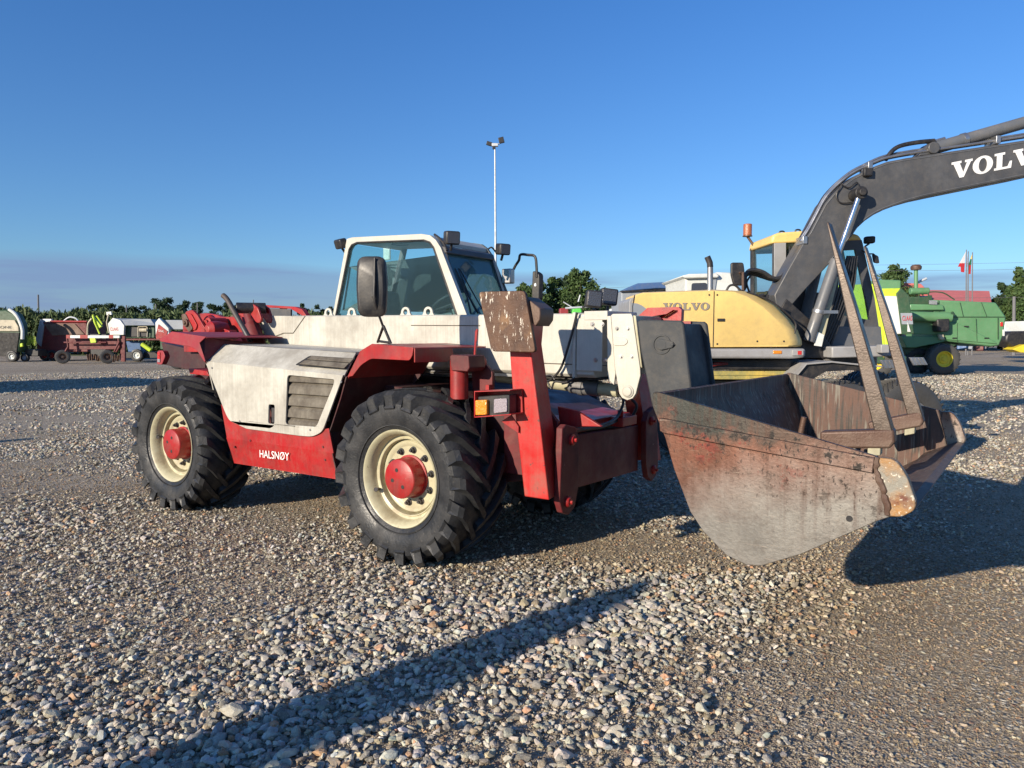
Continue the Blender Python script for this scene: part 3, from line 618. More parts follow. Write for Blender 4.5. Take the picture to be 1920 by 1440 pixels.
mb = MB(); mb.prism(QS([(1138, 593), (1145, 592), (1154, 700), (1151, 722), (1141, 712), (1139, 700)], y=hy+.02), (0, .02, 0)); mb.build('head_flange', 'white', T, bevel=.003)
mb = MB(); mb.prism(QS([(1187, 591), (1192, 592), (1204, 690), (1200, 688)], y=hy+.01), (0, BW, 0)); mb.build('head_trim', 'olive', T, bevel=.003)
# tilt cylinder under the boom
mb = MB(); a, b = Q(935, 706, y=1.04), Q(1160, 733, y=1.04); mb.tube([a, b], .047, 24); mb.build('tilt_cylinder', 'olive', T)
mb = MB(); c0, c1 = a.lerp(b, .63), a.lerp(b, .86); mb.tube([c0, c1], .058, 24); mb.tube([a.lerp(b, .70), a.lerp(b, .74)], .066, 24); mb.build('cylinder_gland', 'cylgrey', T, bevel=.003); mb = MB(); mb.tube([b, b+(b-a).normalized()*.10], .03, 16); mb.build('cylinder_rod', 'chrome', T)
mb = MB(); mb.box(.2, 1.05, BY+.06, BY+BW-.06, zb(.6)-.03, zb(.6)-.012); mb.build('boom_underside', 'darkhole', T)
for pts, r in (([(1082, 586), (1076, 612), (1069, 637), (1060, 668), (1050, 693), (1034, 711), (1024, 716)], .009), ([(1020, 706), (1034, 704), (1040, 712)], .008), ([(1027, 716), (1034, 729), (1040, 716), (1060, 717), (1078, 709)], .007)):
    h = MB(); h.tube(smooth_path([Q(a, b, y=BY-.045) for a, b in pts]), r, 8); h.build('hydraulic_hose', 'black', T)

# work lamps on top of the boom head
for i, (cx_, cy_, hw, hh, yy) in enumerate(((1113, 561, 15, 16, .86), (1141, 557, 16, 15.5, 1.12))):
    c = Q(cx_, cy_, y=yy); k = 1/ (FPX/ (c-CAM).dot(_f)); ax1 = (V((.80, .60, 0))).normalized(); dpt = V((.60, -.80, -.0)).normalized(); up = V((.0, .0, 1)); tw = Matrix.Rotation(R(-6), 3, dpt)
    m_ = MB(); m_.obox(c, tw@ax1*hw*k, dpt*.045, tw@up*hh*k); wl_ = m_.build('work_lamp', 'black', T, bevel=.014, seg=3)
    m_ = MB(); m_.obox(c+dpt*.046, tw@ax1*hw*k*.82, dpt*.003, tw@up*hh*k*.82); m_.build('lamp_glass', 'lampglass', wl_, bevel=.002)
m_ = MB(); b0 = Q(1113, 579, y=.9); m_.tube([b0, b0+V((.03, .05, -.08))], .012, 8); m_.tube([Q(1140, 574, y=1.1), Q(1138, 590, y=1.1)], .012, 8)
m_.tube(smooth_path([Q(1092, 576, y=.9), Q(1104, 573, y=.9), Q(1112, 583, y=.9), Q(1128, 586, y=.95)]), .007, 8); m_.build('lamp_bracket', 'black', T)

# --- carriage (dark plates on the boom head that carry the bucket)
ky = .72; kf = QS([(1194, 603), (1200, 599.5), (1275, 601), (1281, 606), (1297, 738), (1300, 760), (1240, 800), (1222, 760), (1201, 660)], y=ky)
mb = MB(); mb.prism(kf, (0, .035, 0)); kk = [p+V((0, .42, 0)) for p in kf]; mb.prism(kk, (0, .035, 0))
xf = kf[4].x; mb.prism([kf[3]+V((-.035, .034, -.0)), kf[4]+V((-.02, .034, 0)), kf[5]+V((-.02, .034, 0)), kf[5]+V((-.06, .034, 0)), kf[4]+V((-.06, .034, 0)), kf[3]+V((-.07, .034, 0))], (0, .39, 0))
mb.build('carriage', 'black_metal', T, bevel=.01)
mb = MB(); c = Q(1241, 646, y=ky); mb.lathe([(.062, .001), (.062, -.006), (.052, -.006), (.052, -.002)], c, Y, 32); mb.lathe([(.034, .0), (.034, -.014), (.001, -.014)], c, Y, 24)
c2 = Q(1262, 646, y=ky); mb.prism([c+V((0, -.004, .036)), c2+V((0, -.004, .018)), c2+V((.016, -.004, 0)), c2+V((0, -.004, -.018)), c+V((0, -.004, -.036))], (0, -.009, 0)); mb.tube([c2, c2-V((0, .022, 0))], .011, 6)
mb.build('pin_keeper', 'black_metal', T, bevel=.002)
mb = MB(); hk = QS([(1197, 592), (1214, 577), (1272, 575.5), (1278, 581), (1277, 602), (1225, 600)], y=1.25); win = QS([(1238, 596), (1262, 581), (1271, 582), (1268, 599)], y=1.25)
mb.prism(hk, (0, .05, 0), [win]); mb.prism([p+V((0, .051, 0)) for p in win], (0, .01, 0)); mb.box(1.32, 1.62, 1.12, 1.25, 1.62, 1.66)
mb.build('carriage_hook', 'red', T, bevel=.006)

# --- hitch between carriage and bucket
mb = MB(); mb.prism([(1.66, .78, .95), (1.70, .78, 1.18), (1.91, .78, 1.12), (2.02, .78, .86), (1.92, .78, .80)], (0, .05, 0)); mb.prism([(1.66, 1.30, .95), (1.70, 1.30, 1.18), (1.91, 1.30, 1.12), (2.02, 1.30, .86), (1.92, 1.30, .80)], (0, .05, 0)); mb.cyl((1.78, .74, 1.02), (1.78, 1.39, 1.02), .04); mb.build('bucket_hitch', 'black_metal', T, bevel=.006)
# --- bucket
B = bpy.data.objects.new('bucket', None); COL.objects.link(B); B.parent = T; B.location = V((2.3, 1.08, .6))-T.location
by0, by1 = -.12, 2.28
side = QS([(1221, 741), (1222, 737), (1226, 735), (1232, 735.5), (1644, 854), (1650, 862), (1674, 962), (1668, 967.5), (1644, 976), (1503, 1038), (1428, 1060.5), (1400, 1059), (1362, 1041.5), (1317.5, 997), (1293, 960), (1262, 880), (1245, 821.5), (1221, 763)], y=by0)
mb = MB(); mb.prism(side, (0, .022, 0)); sp = mb.build('side_plate', 'bucket', B, bevel=.003)
mb = MB(); mb.prism([p+V((0, by1-by0-.022, 0)) for p in side], (0, .022, 0)); sp2 = mb.build('side_plate', 'bucket_in', B, bevel=.003)
heel = [side[i] for i in (1, 17, 16, 15, 14, 13, 12, 11, 10, 9, 8, 7)]; inn = [p+V((.004, .0225, .004)) for p in heel]
inn = [V((max(p.x, heel[0].x+.0), p.y, p.z)) for p in inn]
mb = MB(); pr = heel; cen = V((2.6, 0, 1.0)); pts = [p+V((0, .0225, 0)) for p in pr]; ins = [p+(V((cen.x-p.x, 0, cen.z-p.z)).normalized()*.018) for p in pts]
n = len(pts); wv = V((0, by1-by0-.045, 0)); vs = pts+ins+[p+wv for p in pts]+[p+wv for p in ins]; fs = []
for i in range(n-1): fs += [(i, i+1, 2*n+i+1, 2*n+i), (n+i, 3*n+i, 3*n+i+1, n+i+1), (i, n+i, n+i+1, i+1), (2*n+i, 2*n+i+1, 3*n+i+1, 3*n+i)]
fs += [(0, 2*n, 3*n, n), (n-1, 2*n-1, 4*n-1, 3*n-1)]; mb.add(vs, fs); mb.build('shell', 'bucket_in', B, smooth=40)
mb = MB(); mb.prism(QS([(1236, 784), (1241, 783.5), (1643, 856), (1639, 885), (1244, 812), (1238, 808)], y=by0), (0, -.020, 0)); mb.build('stiffener', 'bucket', B, bevel=.004)
cut = rnd(QS([(1649, 857), (1672, 859), (1685, 866), (1703, 893), (1719, 940), (1716, 955), (1692, 968), (1664, 966), (1654, 920), (1643, 880)], y=by0-.012), .03, only=(2, 3, 4, 5, 6))
mb = MB(); mb.prism(cut, (0, .05, 0)); mb.build('side_cutter', 'lip', B, bevel=.006, seg=3)
mb = MB(); wl_ = QS([(1648, 856), (1645, 880), (1653, 905), (1661, 930), (1667, 964)], y=by0-.014); mb.tube([p+V((random.uniform(-.004, .004), 0, 0)) for p in smooth_path(wl_, 5)], [.012+random.uniform(-.004, .004) for _ in range(21)], 8); mb.build('weld_seam', 'rust', B)
mb = MB(); mb.prism([p+V((0, by1-by0+.012-.05+.012, 0)) for p in cut], (0, .05, 0)); mb.build('side_cutter', 'bucket', B, bevel=.006)
# cutting edge blade across the lip, thicker than the floor
la_, lb_ = Q(1716, 956, y=by0), Q(1672, 966, y=by0); dv = (Q(1640, 979, y=by0)-la_).normalized(); upn = V((-dv.z, 0, dv.x)); upn = upn if upn.z > 0 else -upn
A0 = la_+V((.0, .04, .0)); mb = MB(); mb.prism([A0, A0+dv*.26, A0+dv*.26+upn*.028, A0+dv*.03+upn*.028, A0+upn*.006], (0, by1-by0-.06, 0)); mb.build('cutting_edge', 'bucket_in', B, bevel=.003)
h1 = MB(); c = Q(1594, 971, y=by0-.001); h1.tube([c+V((0, .005, 0)), c-V((0, .001, 0))], .014, 14); h1.build('hole', 'darkhole', B)
mb = MB(); mb.tube([Q(1486, 812, y=1.3), Q(1492.5, 781, y=1.3)], .018, 14); mb.build('pin', 'rust', B)

# --- stabiliser legs (folded up), pads, links, cross plate
def stab(mirror=False):
    my = (lambda p: V((p.x, 2.16-p.y, p.z))) if mirror else (lambda p: p)
    grp = 'stabilisers'
    leg = bpy.data.objects.new('stabiliser', None); COL.objects.link(leg); leg.parent = T; leg.location = my(V((.95, .3, .6)))-T.location
    ys = .20; f = QS([(951, 600), (985, 600), (996, 664), (1014, 805), (1029.5, 938), (983, 931), (961, 735)], y=ys)
    b_ = QS([(975, 583), (1022, 583), (1016, 645), (1040, 813)], y=.40)+[f[4]+V((-.02, .10, 0)), f[5]+V((0, .12, 0)), f[6]+V((0, .2, 0))]
    mb = MB(); P = [my(p) for p in f]+[my(p) for p in b_]; n = 7
    mb.add(P, [tuple(range(n)), tuple(n+i for i in reversed(range(n)))]+[(i, (i+1) % n, n+(i+1) % n, n+i) for i in range(n)]); mb.build('leg_beam', 'red_scuffed', leg, bevel=.008, seg=3)
    lk = [(.33, .98), (.38, 1.00), (.50, .97), (.55, .90), (.54, .56), (.50, .45), (.42, .41), (.34, .44), (.30, .52)]
    mb = MB(); mb.prism([my(V((1.045, a, b))) for a, b in lk], (.045, 0, 0)); mb.build('link_plate', 'maroon', leg, bevel=.006)
    for a, b in ((.45, .895), (.40, .50)):
        e = MB(); c = my(V((1.09, a, b))); e.lathe([(.036, -.002), (.036, .012), (.026, .022), (.001, .024)], c, X, 24); e.tube([c+X*.02, c+X*.04], .012, 6); e.build('pivot_pin', 'red', leg)
    if mirror: return leg
    py_ = .09; pd = rnd(QS([(896.5, 547), (983.5, 545), (1004, 661), (921, 659)], y=py_), .03, only=(0, 1, 2, 3))
    mb = MB(); mb.prism([my(p) for p in pd], my(V((0, .03, 0)))-my(V((0, 0, 0)))); 
    cc = sum(pd, V())/len(pd)
    mb.build('pad', 'pad', leg, bevel=.006, seg=3)
    mb = MB()
    for dx in (-.06, .05): mb.prism([my(V((cc.x+dx, py_+.031, z))+V((0, yy, 0))) for yy, z in ((0, 1.54), (0, 1.76), (.06, 1.76), (.14, 1.66), (.14, 1.54))], (.03, 0, 0))
    mb.prism([my(p) for p in QS([(984, 556), (1012, 578), (1013, 588), (1012, 600), (1004, 612), (990, 600)], y=.125)], my(V((0, .16, 0)))-my(V()))
    mb.build('pad_bracket', 'rust', leg, bevel=.006)
    return leg
stab(); stab(True)
mb = MB(); mb.prism([(1.0, .56, .545), (1.0, .56, .905), (1.0, 1.60, .865), (1.0, 1.60, .51)], (.03, 0, 0)); mb.prism([(.99, .50, .50), (.99, .50, .98), (.99, .585, .96), (.99, .585, .52)], (.055, 0, 0)); mb.build('front_cross_plate', 'maroon', T, bevel=.004)
mb = MB(); mb.prism(QS([(1045, 762), (1082, 771), (1128, 800), (1050, 799)], y=.62), (0, .03, 0)); mb.prism([(.75, .64, .93), (.75, .64, 1.00), (.99, .64, .97), (.99, .64, .90)], (0, .9, 0)); mb.build('front_gusset', 'red', T, bevel=.004)
mb = MB(); mb.box(1.0, 1.10, 1.18, 1.42, .90, .97); mb.cyl((1.06, 1.22, .97), (1.06, 1.22, 1.02), .022); mb.build('valve_block', 'red', T, bevel=.006)
for pts, r in (([(1.06, .45, .95), (1.07, .7, .94), (1.08, .95, .95), (1.07, 1.15, .98), (1.05, 1.28, 1.10), (.9, 1.3, 1.16)], .011), ([(1.03, .48, .97), (1.05, .75, .93), (1.06, 1.0, .93), (1.05, 1.2, .95)], .011), ([(1.08, 1.38, .95), (1.09, 1.42, 1.05), (.95, 1.4, 1.15)], .011)):
    h = MB(); h.tube(smooth_path(pts), r, 8); h.build('hydraulic_hose', 'black', T)
mb = MB(); mb.prism([(.55, .46, .62), (.55, .46, 1.18), (.8, .46, 1.18), (.98, .46, 1.0), (.98, .46, .62)], (0, .03, 0)); mb.build('front_side_plate', 'maroon', T, bevel=.004)

# --- axle-lock cylinder and hinge plate above the front wheel
mb = MB(); cxy = Q(861, 690, y=.30); mb.cyl((cxy.x, .30, 1.13), (cxy.x, .30, 1.40), .062, 28); mb.build('lock_cylinder', 'red', T, bevel=.003)
mb = MB(); mb.prism(QS([(843, 668), (846, 665), (878, 667), (880, 690), (876, 697), (846, 695)], y=.22), (0, .18, 0)); mb.build('cylinder_bracket', 'maroon', T, bevel=.006)
mb = MB(); mb.prism(QS([(874, 674), (880, 667), (896, 666), (923, 698), (923, 760), (888, 760), (884, 700)], y=.42), (0, .03, 0)); mb.build('hinge_plate', 'maroon', T, bevel=.004)
mb = MB(); c = Q(890, 680, y=.36); mb.lathe([(.052, .07), (.052, .01), (.040, 0), (.040, -.02), (.024, -.022), (.024, -.034), (.001, -.034)], c, Y, 28); mb.build('hinge_boss', 'red', T, bevel=.002)
mb = MB(); mb.tube(QS([(893, 620), (892, 640), (890, 668)], y=.40), .008, 8); mb.tube(QS([(895, 617), (893, 640)], y=.40), .008, 8); mb.build('lever_rod', 'red', T)
# --- front lamp unit in its red bracket
ly = .05; mb = MB()
o4 = QS([(889, 735), (889, 783), (958, 778), (956, 733)], y=ly)
for a, b in ((0, 1), (1, 2), (3, 0)):
    pa, pb = o4[a], o4[b]; mb.strip([pa, pb], (0, .14, 0), (.0, 0, .006) if a else (.006, 0, 0))
mb.prism([p+V((0, .13, 0)) for p in o4], (0, .01, 0)); mb.prism(QS([(958, 778), (972, 800), (972, 812), (940, 790)], y=ly+.13), (0, .01, 0)); mb.prism([p+V((0, .14, 0)) for p in QS([(886, 724), (892, 724), (892, 760), (884, 760)], y=ly)], (0, .05, 0))
br = mb.build('lamp_bracket_box', 'red', T, bevel=.002)
mb = MB(); mb.prism(rnd(QS([(893, 744), (955, 740), (955, 779), (893, 781)], y=ly+.03), .012), (0, .08, 0)); hl = mb.build('headlight', 'black', T, bevel=.004)
mb = MB(); mb.prism(rnd(QS([(895.5, 750), (917, 749), (917, 777), (896, 778)], y=ly+.028), .008), (0, -.028, 0)); mb.build('indicator_lens', 'amber', hl, bevel=.007, seg=3)
mb = MB(); mb.prism(rnd(QS([(927.5, 748), (952, 746.5), (952, 772), (927, 775)], y=ly+.028), .010), (0, -.010, 0)); mb.build('headlight_lens', 'clear', hl, bevel=.004, seg=3)

# --- near mirror on its forked stalk
mirror = bpy.data.objects.new('mirror', None); COL.objects.link(mirror); mirror.parent = T; mirror.location = V((-.2, 0, 1.5))-T.location
c = Q(699, 538, y=.0); nd = V((.45, -.89, 0)).normalized(); sd_ = V((nd.y, -nd.x, 0)); sd_ = sd_ if sd_.dot(_r) > 0 else -sd_
hw, hh = .105, .205
ov = rnd([c-sd_*hw*.92-Z*hh, c+sd_*hw*.92-Z*hh, c+sd_*hw*1.03, c+sd_*hw*.92+Z*hh, c-sd_*hw*.92+Z*hh, c-sd_*hw*1.03], .06, 6)
mb = MB(); vs = [p for p in ov]; n = len(vs); P = vs+[p-nd*.0+nd*.03 for p in vs]+[c+(p-c)*.82+nd*.052 for p in vs]
mb.add(P, [tuple(range(n)), tuple(2*n+i for i in reversed(range(n)))]+[(k*n+i, k*n+(i+1) % n, (k+1)*n+(i+1) % n, (k+1)*n+i) for k in (0, 1) for i in range(n)]); mb.build('mirror_housing', 'black', mirror, bevel=.006, smooth=50)
mb = MB(); k0 = c+sd_*.035+nd*.068; mb.tube(smooth_path([k0+Z*.19-nd*.012, k0+Z*.05, k0-Z*.1, Q(716, 606, y=.03), Q(719, 613, y=.04)]), .0085, 8)
mb.obox(k0-Z*.0-nd*.008-sd_*.012, sd_*.016, nd*.010, Z*.07); mb.build('mirror_clamp', 'black', mirror)
mb = MB(); q0 = Q(719, 611, y=.04); mb.tube([q0, Q(708, 641.5, y=.10)], [.010, .009], 8); mb.tube([q0, Q(733, 644.5, y=.07)], [.010, .010], 8); mb.tube([Q(709, 639.5, y=.10), Q(731, 642.5, y=.07)], .009, 8); mb.build('mirror_stalk', 'black', mirror)
# --- far mirror
fm = bpy.data.objects.new('mirror', None); COL.objects.link(fm); fm.parent = T; fm.location = V((0, 2.1, 1.8))-T.location
yy = 2.25; mb = MB(); mb.tube(smooth_path(QS([(958, 528), (960, 513), (966, 499), (973, 488), (976, 477.5), (990, 478), (1003, 481), (1006, 500), (1006.5, 520)], y=yy), 4), .013, 8); mb.build('mirror_stalk', 'black', fm)
mb = MB(); mb.prism(rnd(QS([(998, 508), (1004, 509), (1011, 514), (1010, 560), (1006, 566), (996, 558)], y=yy), .03), (.02, .05, 0)); mb.build('mirror_housing', 'black', fm, bevel=.01, seg=3)
mb = MB(); c = Q(1004, 534, y=yy-.004); mb.prism(rnd([c+V((-.012, 0, -.014)), c+V((.010, 0, -.014)), c+V((.010, 0, .010)), c+V((.0, 0, .018)), c+V((-.012, 0, .008))], .006), (0, -.003, 0)); mb.build('sticker', 'letterwhite', fm)

# --- cab
cy0, cy1 = 1.36, 2.12
no_ = QS([(623.5, 592.5), (650, 448), (660, 445), (790, 438.5), (806, 441), (817, 450), (826, 464), (874.5, 589)], y=cy0)
ni_ = QS([(630, 592), (655, 468), (660, 459.5), (670, 455), (795, 450.5), (806, 454.5), (813, 464), (856.5, 590)], y=cy0)
lowz = 1.2
def sideframe(yv):
    s = MB(); o = [V((p.x, yv, p.z)) for p in no_]; i = [V((p.x, yv, p.z)) for p in ni_]
    o = [V((o[0].x-.12, yv, lowz))]+o+[V((o[-1].x+.15, yv, lowz))]; s.prism(o, (0, .045, 0), [rnd(i, .03, only=(0, 7))]); return s
cab = bpy.data.objects.new('cab', None); COL.objects.link(cab); cab.parent = T; cab.location = V((-1.3, 1.75, 1.2))-T.location
s = sideframe(cy0)
ft = no_[6]; fb = V((no_[7].x, 0, no_[7].z)); wt = no_[5]
rear = no_[0]
roofp = [V((p.x, cy0+.046, p.z-.004)) for p in no_[1:6]]
s.strip(roofp, (0, cy1-cy0-.05, 0), (0, 0, -.035))
s.build('cab_frame', 'white', cab, bevel=.008, seg=3)
s = MB(); s.prism([V((p.x, cy0+.012, p.z)) for p in ni_], (0, .004, 0)); s.build('side_window', 'glass', cab)
s = MB()
for a, b in zip(ni_[:-1], ni_[1:]): s.tube([V((a.x, cy0-.002, a.z)), V((b.x, cy0-.002, b.z))], .009, 6)
s.build('window_seal', 'black', cab)
# far wall: sheet with window openings, as seen through the near window
fy1 = cy1; w0 = QS([(655, 500), (700, 500), (700, 583), (642, 582)], y=fy1); w1 = QS([(778.5, 499), (807, 482), (809, 588), (775, 578), (764.5, 557.5)], y=fy1); w2 = QS([(822, 500), (829, 515), (851, 586), (824, 586)], y=fy1)
o = [V((p.x-.0, fy1, p.z)) for p in no_]; o = [V((o[0].x-.12, fy1, lowz))]+o+[V((o[-1].x+.15, fy1, lowz))]
s = MB(); s.prism(o, (0, .03, 0), [w0, w1, w2]); s.build('far_cab_wall', 'liner', cab)
s = MB(); [s.prism([p+V((0, .012, 0)) for p in q], (0, .004, 0)) for q in (w0, w1, w2)]; s.build('far_window', 'glass_far', cab)
# rear window, windscreen, visor
s = MB(); rb = V((rear.x, cy0+.06, rear.z)); rt = V((no_[1].x+.02, cy0+.06, no_[1].z-.05)); s.prism([rb, rt, rt+V((0, cy1-cy0-.1, 0)), rb+V((0, cy1-cy0-.1, 0))], (.004, 0, 0)); s.build('rear_window', 'glass_far', cab)
wa = V((ft.x+.005, cy0+.045, ft.z-.03)); wb_ = V((fb.x, cy0+.045, fb.z)); wc = wb_+V((.13, 0, -.5))
for (p, q, nm) in ((wa, wc, 'windscreen'),): s = MB(); s.prism([p, q, q+V((0, cy1-cy0-.07, 0)), p+V((0, cy1-cy0-.07, 0))], (-.004, 0, .001)); s.build(nm, 'glass_dusty', cab)
s = MB(); s.tube([wa+V((.01, cy1-cy0-.05, .0)), wc+V((.01, cy1-cy0-.05, 0))], .02, 8); s.build('far_screen_pillar', 'white', cab)
s = MB()
for dy in (0.0, cy1-cy0-.08): s.tube([wa+V((.012, dy+.005, 0)), wc+V((.012, dy+.005, 0))], .008, 6)
s.build('screen_seal', 'black', cab)
vz = [V((ft.x-.05, cy0+.03, ft.z+.03)), V((ft.x+.03, cy0+.03, ft.z+.005)), V((ft.x+.045, cy0+.03, ft.z-.05)), V((ft.x-.02, cy0+.03, ft.z-.045))]
s = MB(); s.prism(vz, (0, cy1-cy0-.03, 0)); s.build('visor', 'boomgrey', cab, bevel=.01)
# wipers
for dpx in (0, 14):
    s = MB(); 
    on = lambda px, py: QP(px, py, wa+V((.022, 0, 0)), (wc-wa).cross(Y).normalized())
    s.tube([on(883+dpx, 588), on(876+dpx*.3, 557), on(852+dpx*.5, 503)], [.009, .008, .004], 6); s.tube([on(853+dpx*.6, 504), on(893+dpx, 585)], .006, 6); s.build('wiper', 'black', cab)
# seat, steering column, steering wheel, worklight reflection-free dome lamp
s = MB(); s.box(-1.75, -1.25, 1.55, 1.95, 1.35, 1.50); s.build('seat', 'seat', cab, bevel=.04, seg=3)
s = MB(); s.prism([(-1.85, 1.53, 1.45), (-1.70, 1.53, 1.45), (-1.80, 1.53, 2.02), (-1.93, 1.53, 2.02)], (0, .42, 0)); s.box(-1.93, -1.84, 1.64, 1.84, 2.03, 2.2); s.build('seat_back', 'seat', cab, bevel=.05, seg=3)
s = MB(); s.tube([(-.75, 1.75, 1.3), (-.95, 1.75, 1.86)], .03, 10); s.box(-.80, -.45, 1.45, 2.05, 1.3, 1.72); s.build('dashboard', 'black', cab, bevel=.03)
s = MB(); c = V((-.96, 1.75, 1.88)); ax_ = V((-.5, 0, .86)).normalized(); d_, a_, b_ = frame_of(ax_); s.tube([c+(a_*math.cos(t)+b_*math.sin(t))*.19 for t in [2*math.pi*i/28 for i in range(29)]], .014, 8)
for t in (0, 2.1, 4.2): s.tube([c-ax_*.02, c+(a_*math.cos(t)+b_*math.sin(t))*.19], .011, 6)
s.build('steering_wheel', 'black', cab)
s = MB(); c = Q(725, 472, y=2.08); s.box(c.x-.05, c.x+.05, 2.07, 2.10, c.z-.09, c.z+.08); s.build('inside_panel', 'offwhite', cab, bevel=.02)
s = MB(); c = Q(750, 437, y=1.7); c.z = no_[3].z+.01; s.lathe([(.085, -.03), (.085, .02), (.06, .05), (.001, .055)], c, Z, 24); s.build('beacon_base', 'black', cab)
# cab lamps
def lamp(px, py, yv, hw, hh, face, par, dep=.05, gl=True):
    c = Q(px, py, y=yv); k = (c-CAM).dot(_f)/FPX; f_ = V(face).normalized(); s_ = f_.cross(Z).normalized(); u_ = s_.cross(f_)
    m_ = MB(); m_.obox(c, s_*hw*k, f_*dep, u_*hh*k); o = m_.build('work_lamp', 'black', par, bevel=.018, seg=3)
    if gl: m_ = MB(); m_.obox(c+f_*(dep+.001), s_*hw*k*.8, f_*.003, u_*hh*k*.8); m_.build('lamp_glass', 'lampglass', o)
    m_ = MB(); m_.tube([c-u_*hh*k, c-u_*(hh*k+.05)-f_*.02], .012, 8); m_.build('lamp_foot', 'black', o)
lamp(847, 446, 1.40, 14, 12.5, (.80, -.5, -.1), cab); lamp(943, 467.5, 2.0, 12, 10.5, (.85, -.35, -.1), cab); lamp(639, 457, 1.36, 12.5, 9, (-.2, -.9, -.3), cab, .04, False)
s = MB(); s.tube(smooth_path([Q(815, 440, y=1.5), Q(824, 447, y=1.45), Q(833, 458, y=1.42), Q(838, 470, y=1.40)]), .012, 8); s.tube(smooth_path([Q(915, 467, y=1.95), Q(922, 464, y=1.95), Q(930, 473, y=2.0)]), .008, 8); s.build('lamp_cable', 'black', cab)
s = MB(); c = Q(953, 522, y=2.14); s.box(c.x-.05, c.x+.05, c.y-.04, c.y+.04, c.z-.05, c.z+.09); s.build('mirror_mount', 'steel', cab, bevel=.01)
s = MB(); s.box(-2.2, -.35, cy0+.05, cy1-.01, .75, 1.24); s.build('cab_base', 'maroon', cab, bevel=.01)

# --- rear: boom pivot plates, lift cylinders, exhaust
for yv in (.78, 1.36):
    pl = rnd(QS([(342.5, 624), (343.5, 597), (349, 583.5), (360, 581), (369, 590), (392, 629), (391, 660), (345, 660)], y=.78), .02, only=(1, 2, 3, 4))
    pl = [V((p.x, yv, p.z)) for p in pl]; mb = MB(); mb.prism(pl, (0, .03, 0))
    inr = [V((p.x, yv, p.z)) for p in rnd(QS([(345, 619), (346, 597), (352, 587), (360, 588), (372, 610), (369, 619)], y=.78), .03)]
    mb.prism([p+V((0, -.002, 0)) for p in inr], (0, -.014, 0)); c = Q(355, 605.5, y=.78); c.y = yv-.016
    pv = mb.build('boom_pivot_plate', 'red', T, bevel=.004)
    mb = MB(); mb.prism(rnd([c+V((-.10, 0, .09)), c+V((-.03, 0, .10)), c+V((.10, 0, -.06)), c+V((.03, 0, -.10)), c+V((-.08, 0, -.0))], .02), (0, -.012, 0)); mb.tube([c+V((0, -.01, 0)), c+V((0, -.035, 0))], .04, 16); mb.tube([c+V((0, -.03, 0)), c+V((0, -.05, 0))], .02, 6); mb.build('pivot_pin', 'rust', pv, bevel=.003)
mb = MB(); fr = rnd(QS([(374, 588), (385, 587), (405, 590), (414, 594), (452, 594), (466, 640), (462, 660), (392, 660)], y=1.08), .03, only=(1, 2, 3)); mb.prism(fr, (0, .06, 0)); mb.prism([p-V((0, .16, 0)) for p in QS([(434, 619), (452, 619), (466, 641), (430, 650)], y=1.08)], (0, .1, 0)); mb.build('rear_pivot_frame', 'red', T, bevel=.006)
mb = MB(); c = Q(389.5, 605, y=.85); mb.lathe([(.055, .20), (.055, 0), (.03, -.005), (.03, -.03), (.001, -.03)], c, Y, 24); c2 = Q(407, 618, y=.9); mb.lathe([(.075, .1), (.09, 0), (.085, -.08), (.04, -.12), (.001, -.12)], c2, Y, 24)
a = Q(392, 600, y=.95); b = Q(425, 632, y=.95); mb.tube([a, b], .065, 20); mb.build('compensation_cylinder', 'red', T, bevel=.003)
mb = MB(); mb.tube(smooth_path([Q(421, 618, y=.82), Q(430, 622, y=.82), Q(431, 631, y=.82)]), .008, 8); mb.tube([Q(438, 628, y=.9), Q(441, 634, y=.9)], .035, 14); mb.build('bracket_loop', 'red', T)
a, b = Q(466, 588, y=.80), Q(482, 640, y=.72); mb = MB(); mb.tube([a.lerp(b, .45), b+(b-a)*.4], .075, 24); mb.tube([a, a.lerp(b, .45)], .05, 20); mb.build('lift_cylinder', 'maroon', T)
mb = MB(); mb.tube([a.lerp(b, .40), a.lerp(b, .455)], .052, 20); mb.build('cylinder_rod', 'chrome', T)
mb = MB(); ep = rnd(QS([(463, 571), (474, 570), (483, 577), (490, 598), (487, 606), (480, 605), (470, 590)], y=.70), .02); mb.prism(ep, (0, .025, 0)); mb.prism([p+V((-.03, .14, .0)) for p in ep], (0, .025, 0)); mb.build('cylinder_eye', 'red', T, bevel=.006)
c = Q(459, 577.5, y=.66); mb = MB(); mb.tube([c+V((-.05, -.06, 0)), c+V((.10, .16, 0))], .052, 20); mb.build('cylinder_pin', 'black', T, bevel=.008)
mb = MB(); ex = [Q(470, 640, y=.55), Q(462, 625, y=.55), Q(440, 586, y=.55), Q(430, 568, y=.55), Q(424, 559, y=.55), Q(418.5, 554, y=.55)]
mb.tube(smooth_path(ex, 5), .025, 18, caps=False); mb.tube(smooth_path(ex, 5), .021, 18); mb.build('exhaust_pipe', 'exhaust', T)
# linkage on the far side behind the boom
mb = MB(); mb.prism(QS([(482, 571), (552, 575), (566, 580), (575, 593), (570, 594), (545, 579), (482, 576)], y=1.5), (0, .06, 0)); mb.build('far_side_rail', 'red', T, bevel=.004)
mb = MB(); mb.prism(QS([(486, 577), (545, 580), (545, 596), (486, 594)], y=1.52), (0, .02, 0)); mb.build('far_side_panel', 'boomgrey', T)

